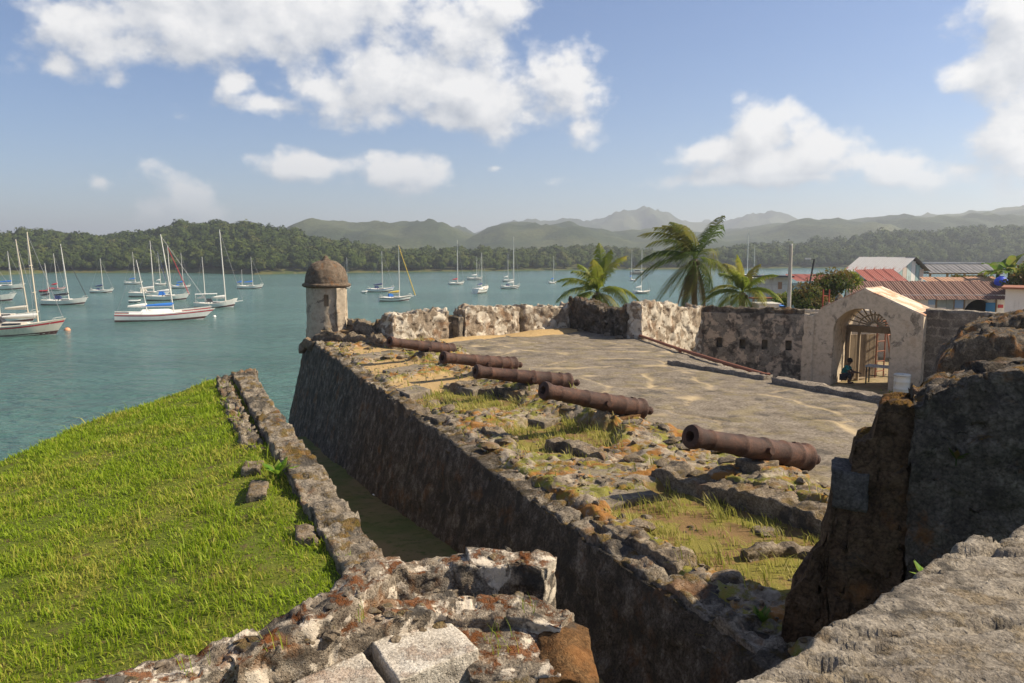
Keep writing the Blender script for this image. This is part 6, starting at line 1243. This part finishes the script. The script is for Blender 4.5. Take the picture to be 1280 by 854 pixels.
def boat(label, xs, xb, yw, masts, hull='boat_white', stripe=None, cover='boat_blue', yaw=12, cabin='boat_white', deck='boat_deck', stay='rigging_wire', mastm='mast_alloy', Bm=None, Fb=None, dodger=None, sprit=0, awning=False, tri=False, boom=True, name='sailboat', stay_r=.03, over=.1, sheer=.35, back=True):
    """xs / xb: picture columns of stern and bow at the waterline yw; masts: (base column, top row, top column)"""
    yaw = yaw + 9 if abs(yaw) <= 14 else yaw; Y = at(640, yw, 0)[1]; xc = (xs + xb) / 2; a = ray(xc, yw); X = a[0] / a[1] * Y; sg = 1 if xb > xs else -1; app = abs(xb - xs) / FPX * Y / a[1]; cy = math.cos(R(yaw)); L = min(app / cy, 16.0) if abs(yaw) < 50 else app
    if abs(yaw) >= 50: L = 9.5
    rz = R(yaw) if sg > 0 else math.pi - R(yaw); Bm = Bm or L * .29; Fb = Fb or L * .105; r = root(name, label, 'sailboat', (X, Y, 0), rz, 'boats at anchor in the bay')
    if tri:
        for y0 in (-2.6, 2.6): add_hull(r, L, 1.5, Fb, hull, stripe, deck, over=.12, stern=.45, sheer=.3, y0=y0)
        MB().hexa([(-L * .36, -2.4, Fb * .75), (L * .18, -2.4, Fb * .75), (L * .18, 2.4, Fb * .75), (-L * .36, 2.4, Fb * .75)], [(-L * .36, -2.4, Fb * 1.08), (L * .18, -2.4, Fb * 1.08), (L * .18, 2.4, Fb * 1.08), (-L * .36, 2.4, Fb * 1.08)]).build('bridge_deck', M[hull], r)
        for y0 in (-2.6, 2.6): MB().hexa([(-L * .25, y0 - .5, Fb), (L * .12, y0 - .45, Fb), (L * .12, y0 + .45, Fb), (-L * .25, y0 + .5, Fb)], [(-L * .22, y0 - .35, Fb + .38), (L * .05, y0 - .3, Fb + .38), (L * .05, y0 + .3, Fb + .38), (-L * .22, y0 + .35, Fb + .38)]).build('cabin', M[cabin], r)
        MB().tube([(L * .36, -2.6, Fb), (L * .36, 2.6, Fb)], .07, 8).build('cross_beam', M['mast_alloy'], r, True)
    else:
        add_hull(r, L, Bm, Fb, hull, stripe, deck, over, sheer=sheer); z = Fb * .97; w = Bm * .26
        cb = MB().hexa([(-L * .12, -w, z), (L * .2, -w * .75, z), (L * .2, w * .75, z), (-L * .12, w, z)], [(-L * .1, -w * .85, z + L * .045), (L * .15, -w * .6, z + L * .04), (L * .15, w * .6, z + L * .04), (-L * .1, w * .85, z + L * .045)]).build('cabin', M[cabin], r)
        for s in (-1, 1): MB().hexa([(-L * .07, s * w * .955, z + L * .014), (L * .1, s * w * .80, z + L * .014), (L * .1, s * w * .84, z + L * .014), (-L * .07, s * w * .99, z + L * .014)], [(-L * .07, s * w * .90, z + L * .034), (L * .1, s * w * .74, z + L * .034), (L * .1, s * w * .79, z + L * .034), (-L * .07, s * w * .945, z + L * .034)]).build('cabin_window', M['window_glass'], cb)
        MB().hexa([(-L * .38, -w * 1.1, z), (-L * .14, -w * 1.1, z), (-L * .14, w * 1.1, z), (-L * .38, w * 1.1, z)], [(-L * .37, -w, z + .28), (-L * .14, -w, z + .28), (-L * .14, w, z + .28), (-L * .37, w, z + .28)]).build('cockpit_coaming', M[cabin], r)
        if dodger: MB().hexa([(-L * .22, -w * 1.1, z + .28), (-L * .06, -w * .95, z + L * .045), (-L * .06, w * .95, z + L * .045), (-L * .22, w * 1.1, z + .28)], [(-L * .20, -w * .9, z + L * .12), (-L * .10, -w * .8, z + L * .115), (-L * .10, w * .8, z + L * .115), (-L * .20, w * .9, z + L * .12)]).build('dodger', M[dodger], r)
        pu = MB(); zt = Fb * 1.32; pu.tube([(L * .36, -Bm * .2, Fb * 1.1), (L * .40, -Bm * .17, zt + .5), (L * .485, 0, zt + .6), (L * .40, Bm * .17, zt + .5), (L * .36, Bm * .2, Fb * 1.1)], .022, 5); pu.build('pulpit_rail', M['mast_alloy'], r, True)
        ps = MB(); ps.tube([(-L * .36, -Bm * .36, Fb), (-L * .44, -Bm * .34, Fb + .65), (-L * .475, 0, Fb + .65), (-L * .44, Bm * .34, Fb + .65), (-L * .36, Bm * .36, Fb)], .022, 5); ps.build('stern_rail', M['mast_alloy'], r, True)
    if sprit: MB().tube([(L * .42, 0, Fb * 1.2), (L * .5 + sprit, 0, Fb * 1.45)], [.11, .06], 8).build('bowsprit', M[cabin], r, True)
    bowx, bowz = L * .49 + sprit, Fb * 1.34 + (.15 if sprit else 0); last = None
    for k, mt_ in enumerate(masts):
        bx, ty, tx = mt_[:3]; t = (bx - xc) / FPX * Y / a[1] / (cy * sg) if abs(yaw) < 50 else 0.02 * L; t = max(-L * .42, min(L * .4, t)); Zt_ = upy(tx, ty, Y)[1]; rake = mt_[3] if len(mt_) > 3 else 0.0; rm = max(.055, Zt_ * .0068); tipx = t + rake
        ms = MB().tube([(t, 0, Fb * .8), ((t + tipx) / 2, 0, (Fb + Zt_) / 2), (tipx, 0, Zt_)], [rm * 1.15, rm * 1.1, rm * .75], 10).build('mast', M[mastm], r, True)
        for q in ((.42, .68) if k == 0 and Zt_ > 11 else (.55,)): zc_ = Zt_ * q; MB().tube([(t + rake * q, -Bm * .22 if not tri else -.8, zc_), (t + rake * q, Bm * .22 if not tri else .8, zc_)], rm * .4, 6).build('spreader', M[mastm], ms, True)
        if boom:
            zb = Fb + .95; bl = L * (.34 if k == 0 else .2); MB().tube([(t - .1, 0, zb), (max(t - bl, -L * .54), 0, zb + .05)], rm * .7, 8).build('boom', M[mastm], r, True)
            if cover: cv = cover if isinstance(cover, str) else cover[min(k, len(cover) - 1)]; MB().tube([(t - .05, 0, zb + .5), (t - .3, 0, zb + .35), (t - bl * .5, 0, zb + .26), (max(t - bl * .97, -L * .54), 0, zb + .16)], [.14, .24, .2, .10], 8).build('sail_cover', M[cv], r, True)
        for s in (-1, 1):
            yb = Bm * .46 if not tri else 2.5; MB().tube([(t - .1, s * yb, Fb), (t + rake * .68, s * (Bm * .22 if not tri else .8), Zt_ * .68), (tipx, 0, Zt_ * .985)], .014 + Y * .00004, 4).build('shroud', M['rigging_wire'], r, True)
        if k == 0: MB().tube([(tipx, 0, Zt_ * .985), (bowx, 0, bowz)], [stay_r * .8, stay_r * 1.3], 6).build('forestay', M[stay], r, True)
        if back and (k == len(masts) - 1): MB().tube([(tipx, 0, Zt_ * .99), (-L * .485, 0, Fb)], .014 + Y * .00004, 4).build('backstay', M['rigging_wire'], r, True)
    if awning: MB().hexa([(-L * .46, -Bm * .3, Fb + 1.75), (L * .04, -Bm * .3, Fb + 1.8), (L * .04, Bm * .3, Fb + 1.8), (-L * .46, Bm * .3, Fb + 1.75)], [(-L * .46, -Bm * .28, Fb + 1.83), (L * .04, -Bm * .28, Fb + 1.88), (L * .04, Bm * .28, Fb + 1.88), (-L * .46, Bm * .28, Fb + 1.83)]).build('awning', M['boat_white'], r); [MB().tube([(q, s * Bm * .28, Fb), (q, s * Bm * .28, Fb + 1.78)], .025, 5).build('awning_pole', M['mast_alloy'], r, True) for q in (-L * .45, L * .03) for s in (-1, 1)]
    return r
boat('large cream ketch nearest the shore, its stern cut by the picture edge', -42, 73, 420, [(44, 290, 34, -.6), (5, 332, 0, -.3)], 'boat_cream', 'boat_red', ('boat_white', 'boat_white'), 8, 'boat_cream', mastm='mast_timber', dodger='boat_dark', stay_r=.03)
boat('cream sloop moored just behind the large cream ketch', -30, 42, 403, [(31, 299, 12, -1.0)], 'boat_white', None, 'boat_cream', 10, 'boat_cream', mastm='mast_timber')
boat('white sloop with blue sail cover near the picture edge', -14, 28, 362, [(14, 314, 10, -.5)], 'boat_white', None, 'boat_blue', 8)
boat('white yacht of which only the bow shows', -40, 15, 377, [(-14, 312, -17)], 'boat_white', None, 'boat_navy', 10)
boat('white ketch with dark deck gear and dark raked forestay', 57, 106, 381, [(86, 305, 78, -.9), (66, 329, 61, -.5)], 'boat_white', None, ('boat_dark', 'boat_dark'), 10, dodger='boat_navy', stay='boat_dark', stay_r=.05)
boat('red-trimmed small sloop behind the dark-decked ketch', 61, 80, 363, [(72, 317, 69, -.5)], 'boat_white', 'boat_red', 'boat_red', 14, 'boat_red', deck='boat_red')
boat('lone white sloop with navy cover off the dark forest', 115, 140, 366, [(129, 323, 126, -.3)], 'boat_white', None, 'boat_navy', 12, dodger='boat_navy')
boat('far white sloop with blue cover, first left of the cluster', 157, 177, 355.5, [(169, 315, 166, -.4)], 'boat_white', None, 'boat_blue', 12)
boat('far white sloop with navy forestay amid the cluster', 194, 207, 356.5, [(201, 314, 198, -.5)], 'boat_white', None, 'boat_white', 30, stay='boat_navy', stay_r=.1)
boat('far white sloop with bright blue dodger and red stern', 215, 237, 360.5, [(229, 316, 227, -.3)], 'boat_white', None, 'boat_blue', 12, dodger='boat_blue')
boat('white cutter behind the two-hulled red boat, tall pale mast', 165, 210, 371, [(192, 301, 189, -.3)], 'boat_white', None, 'boat_white', 10, dodger='boat_cream')
boat('white sloop with red furled jib and blue dodger', 187, 234, 375.5, [(214, 308, 210, -.3)], 'boat_white', None, 'boat_white', 10, dodger='boat_blue', stay='boat_red', stay_r=.07)
boat('white catamaran with long red stripe and raked masts', 156, 257, 399, [(216, 293, 203, -1.4), (189, 325, 178, -1.2)], 'boat_white', 'boat_red', ('boat_blue', 'boat_white'), 26, tri=True, Fb=1.05)
boat('tall white ketch with bowsprit and awning', 246, 294, 384.5, [(281, 287, 276, -.6), (259, 321, 256.5, -.3)], 'boat_white', None, ('boat_white', 'boat_white'), 12, sprit=1.0, awning=True, sheer=.6, dodger='boat_dark')
boat('small far ketch with blue cover between tall ketch and sentry box', 298, 328, 361, [(316, 321, 314, -.3), (304, 337, 303)], 'boat_white', None, 'boat_blue', 10)
boat('far sloop half hidden behind the sentry box', 424, 438, 361, [(434, 322, 432.5)], 'boat_white', None, 'boat_navy', 14)
boat('white sloop with navy sail cover beyond the sentry box', 460, 492, 365, [(478, 314, 477)], 'boat_white', 'boat_blue', 'boat_navy', 12, dodger='boat_navy')
boat('white sloop with yellow forestay and yellow sail cover', 475, 514, 376.5, [(499, 306, 496)], 'boat_white', 'boat_dark', 'boat_yellow', 12, dodger='boat_blue', stay='boat_yellow', stay_r=.09, sprit=.8)
boat('white sloop with red bundle on deck and tall mast', 561, 580, 356, [(572, 300, 571)], 'boat_white', None, 'boat_red', 25)
boat('low far sloop closest to the opposite shore', 584, 603, 350, [(596, 320, 595.5)], 'boat_white', 'boat_dark', 'boat_white', 12)
boat('small sloop seen end-on between two tall-masted boats', 597, 607, 366, [(603, 316, 602.5)], 'boat_white', 'boat_dark', 'boat_navy', 72)
boat('white sloop with the tallest mast off the middle shore', 626, 650, 361, [(642, 296, 642)], 'boat_white', 'boat_dark', 'boat_white', 14, dodger='boat_navy')
boat('far sloop behind the tallest-masted boat', 628, 643, 352, [(635, 317, 634.6)], 'boat_white', None, 'boat_white', 14)
boat('small sloop with blue cover left of the young palm', 685, 696, 354.5, [(692, 320, 691)], 'boat_white', None, 'boat_blue', 30)
boat('far sloop with blue hull stripe left of the tall palm', 787, 797, 351, [(789, 312, 789)], 'boat_white', 'boat_blue', 'boat_blue', 30)
boat('white catamaran seen end-on left of the tall palm', 792, 813, 367, [(801.5, 312, 801)], 'boat_white', 'boat_dark', 'boat_white', 4, Bm=3.4)
boat('tall-masted yacht hidden behind the bright young palm', 922, 948, 351, [(933.5, 287, 933)], 'boat_white', None, 'boat_white', 12)
boat('short-masted yacht hidden behind the teal shack', 932, 956, 348, [(942, 307, 941.5)], 'boat_white', None, 'boat_navy', 12)
def motorboat():
    Y = at(640, 343, 0)[1]; X = ray(797, 343)[0] / ray(797, 343)[1] * Y; r = root('motorboat', 'brown flat-topped motorboat near the far shore', 'motorboat', (X, Y, 0), .1, 'boats at anchor in the bay'); L = 7.0; add_hull(r, L, 2.4, .9, 'weathered_timber', None, 'boat_deck', sheer=.5)
    MB().box((-.4, 0, 1.5), (3.2, 1.7, 1.2)).build('wheelhouse', M['boat_cream'], r); MB().box((-.4, 0, 2.2), (3.8, 2.0, .14)).build('roof', M['boat_white'], r)
    for s in (-1, 1): MB().box((-.4, s * .86, 1.7), (2.4, .03, .5)).build('window', M['window_glass'], r)
motorboat()
def dinghy(label, x0, x1, yw, mat, rz=.1):
    Y = at(640, yw, 0)[1]; a = ray((x0 + x1) / 2, yw); L = (x1 - x0) / FPX * Y; r = root('dinghy', label, 'dinghy', (a[0] / a[1] * Y, Y, 0), rz); h, t = add_hull(r, L, L * .45, .42, mat, None, 'boat_dark', stern=.9, sheer=.3, anti='boat_dark'); MB().tube([(-L * .46, -L * .2, .42), (0, -L * .22, .42), (L * .3, -L * .13, .46), (L * .46, 0, .52), (L * .3, L * .13, .46), (0, L * .22, .42), (-L * .46, L * .2, .42)], .13, 8).build('tube', M[mat], r, True); MB().box((-L * .1, 0, .36), (.28, L * .4, .05)).build('thwart', M['weathered_timber'], r)
dinghy('small white dinghy behind the red-striped catamaran', 162, 176, 378.5, 'boat_white'); dinghy('small red dinghy behind the dark-decked ketch', 50, 60, 365.5, 'boat_red'); dinghy('white dinghy trailing the sloop with navy sail cover', 452, 459, 366.5, 'boat_white')
for x, yv, mt, s, lab in ((84, 413, 'buoy_orange', .42, 'orange mooring buoy off the bow of the large cream ketch'), (268, 396, 'boat_white', .28, 'white mooring buoy in front of the tall ketch')):
    Y = at(640, yv, 0)[1]; a = ray(x, yv); r = root('mooring_buoy', lab, 'buoy', (a[0] / a[1] * Y, Y, 0)); MB().lathe([(.0, -s * .5), (s * .7, -s * .4), (s, 0), (s * .95, s * .3), (s * .6, s * .75), (s * .15, s * .9), (.0, s * .92)], 20).build('float', M[mt], r, True); MB().tube([(0, 0, s * .88), (0, 0, s * 1.2)], s * .09, 8).build('ring', M['dark_metal'], r, True)
x, z = upy(383, 437, 30.9); o = root('blue_boat', 'blue boat tip showing behind the scarp corner', 'boat', (x - .4, 34, .0)); add_hull(o, 4.5, 1.6, .6, 'boat_blue', None, 'boat_deck')

# ------------------------------------------------------------------ the air over the bay
hz_b = MB().box((0, 2300, 79), (9000, 6200, 164)); hb = hz_b.mesh('haze'); hm = bpy.data.materials.new('sea_haze'); hm.use_nodes = True; hm.node_tree.nodes.clear(); t = NT(hm.node_tree); ou = t.n('ShaderNodeOutputMaterial'); pv = t.n('ShaderNodeVolumePrincipled', {'Color': (.82, .88, .97, 1), 'Density': .00038, 'Anisotropy': .35}); hm.node_tree.links.new(pv.outputs[0], ou.inputs['Volume'])
tag(link('haze', hb, hm), 'pale sea haze over the bay and the far hills', 'haze', kind='stuff')
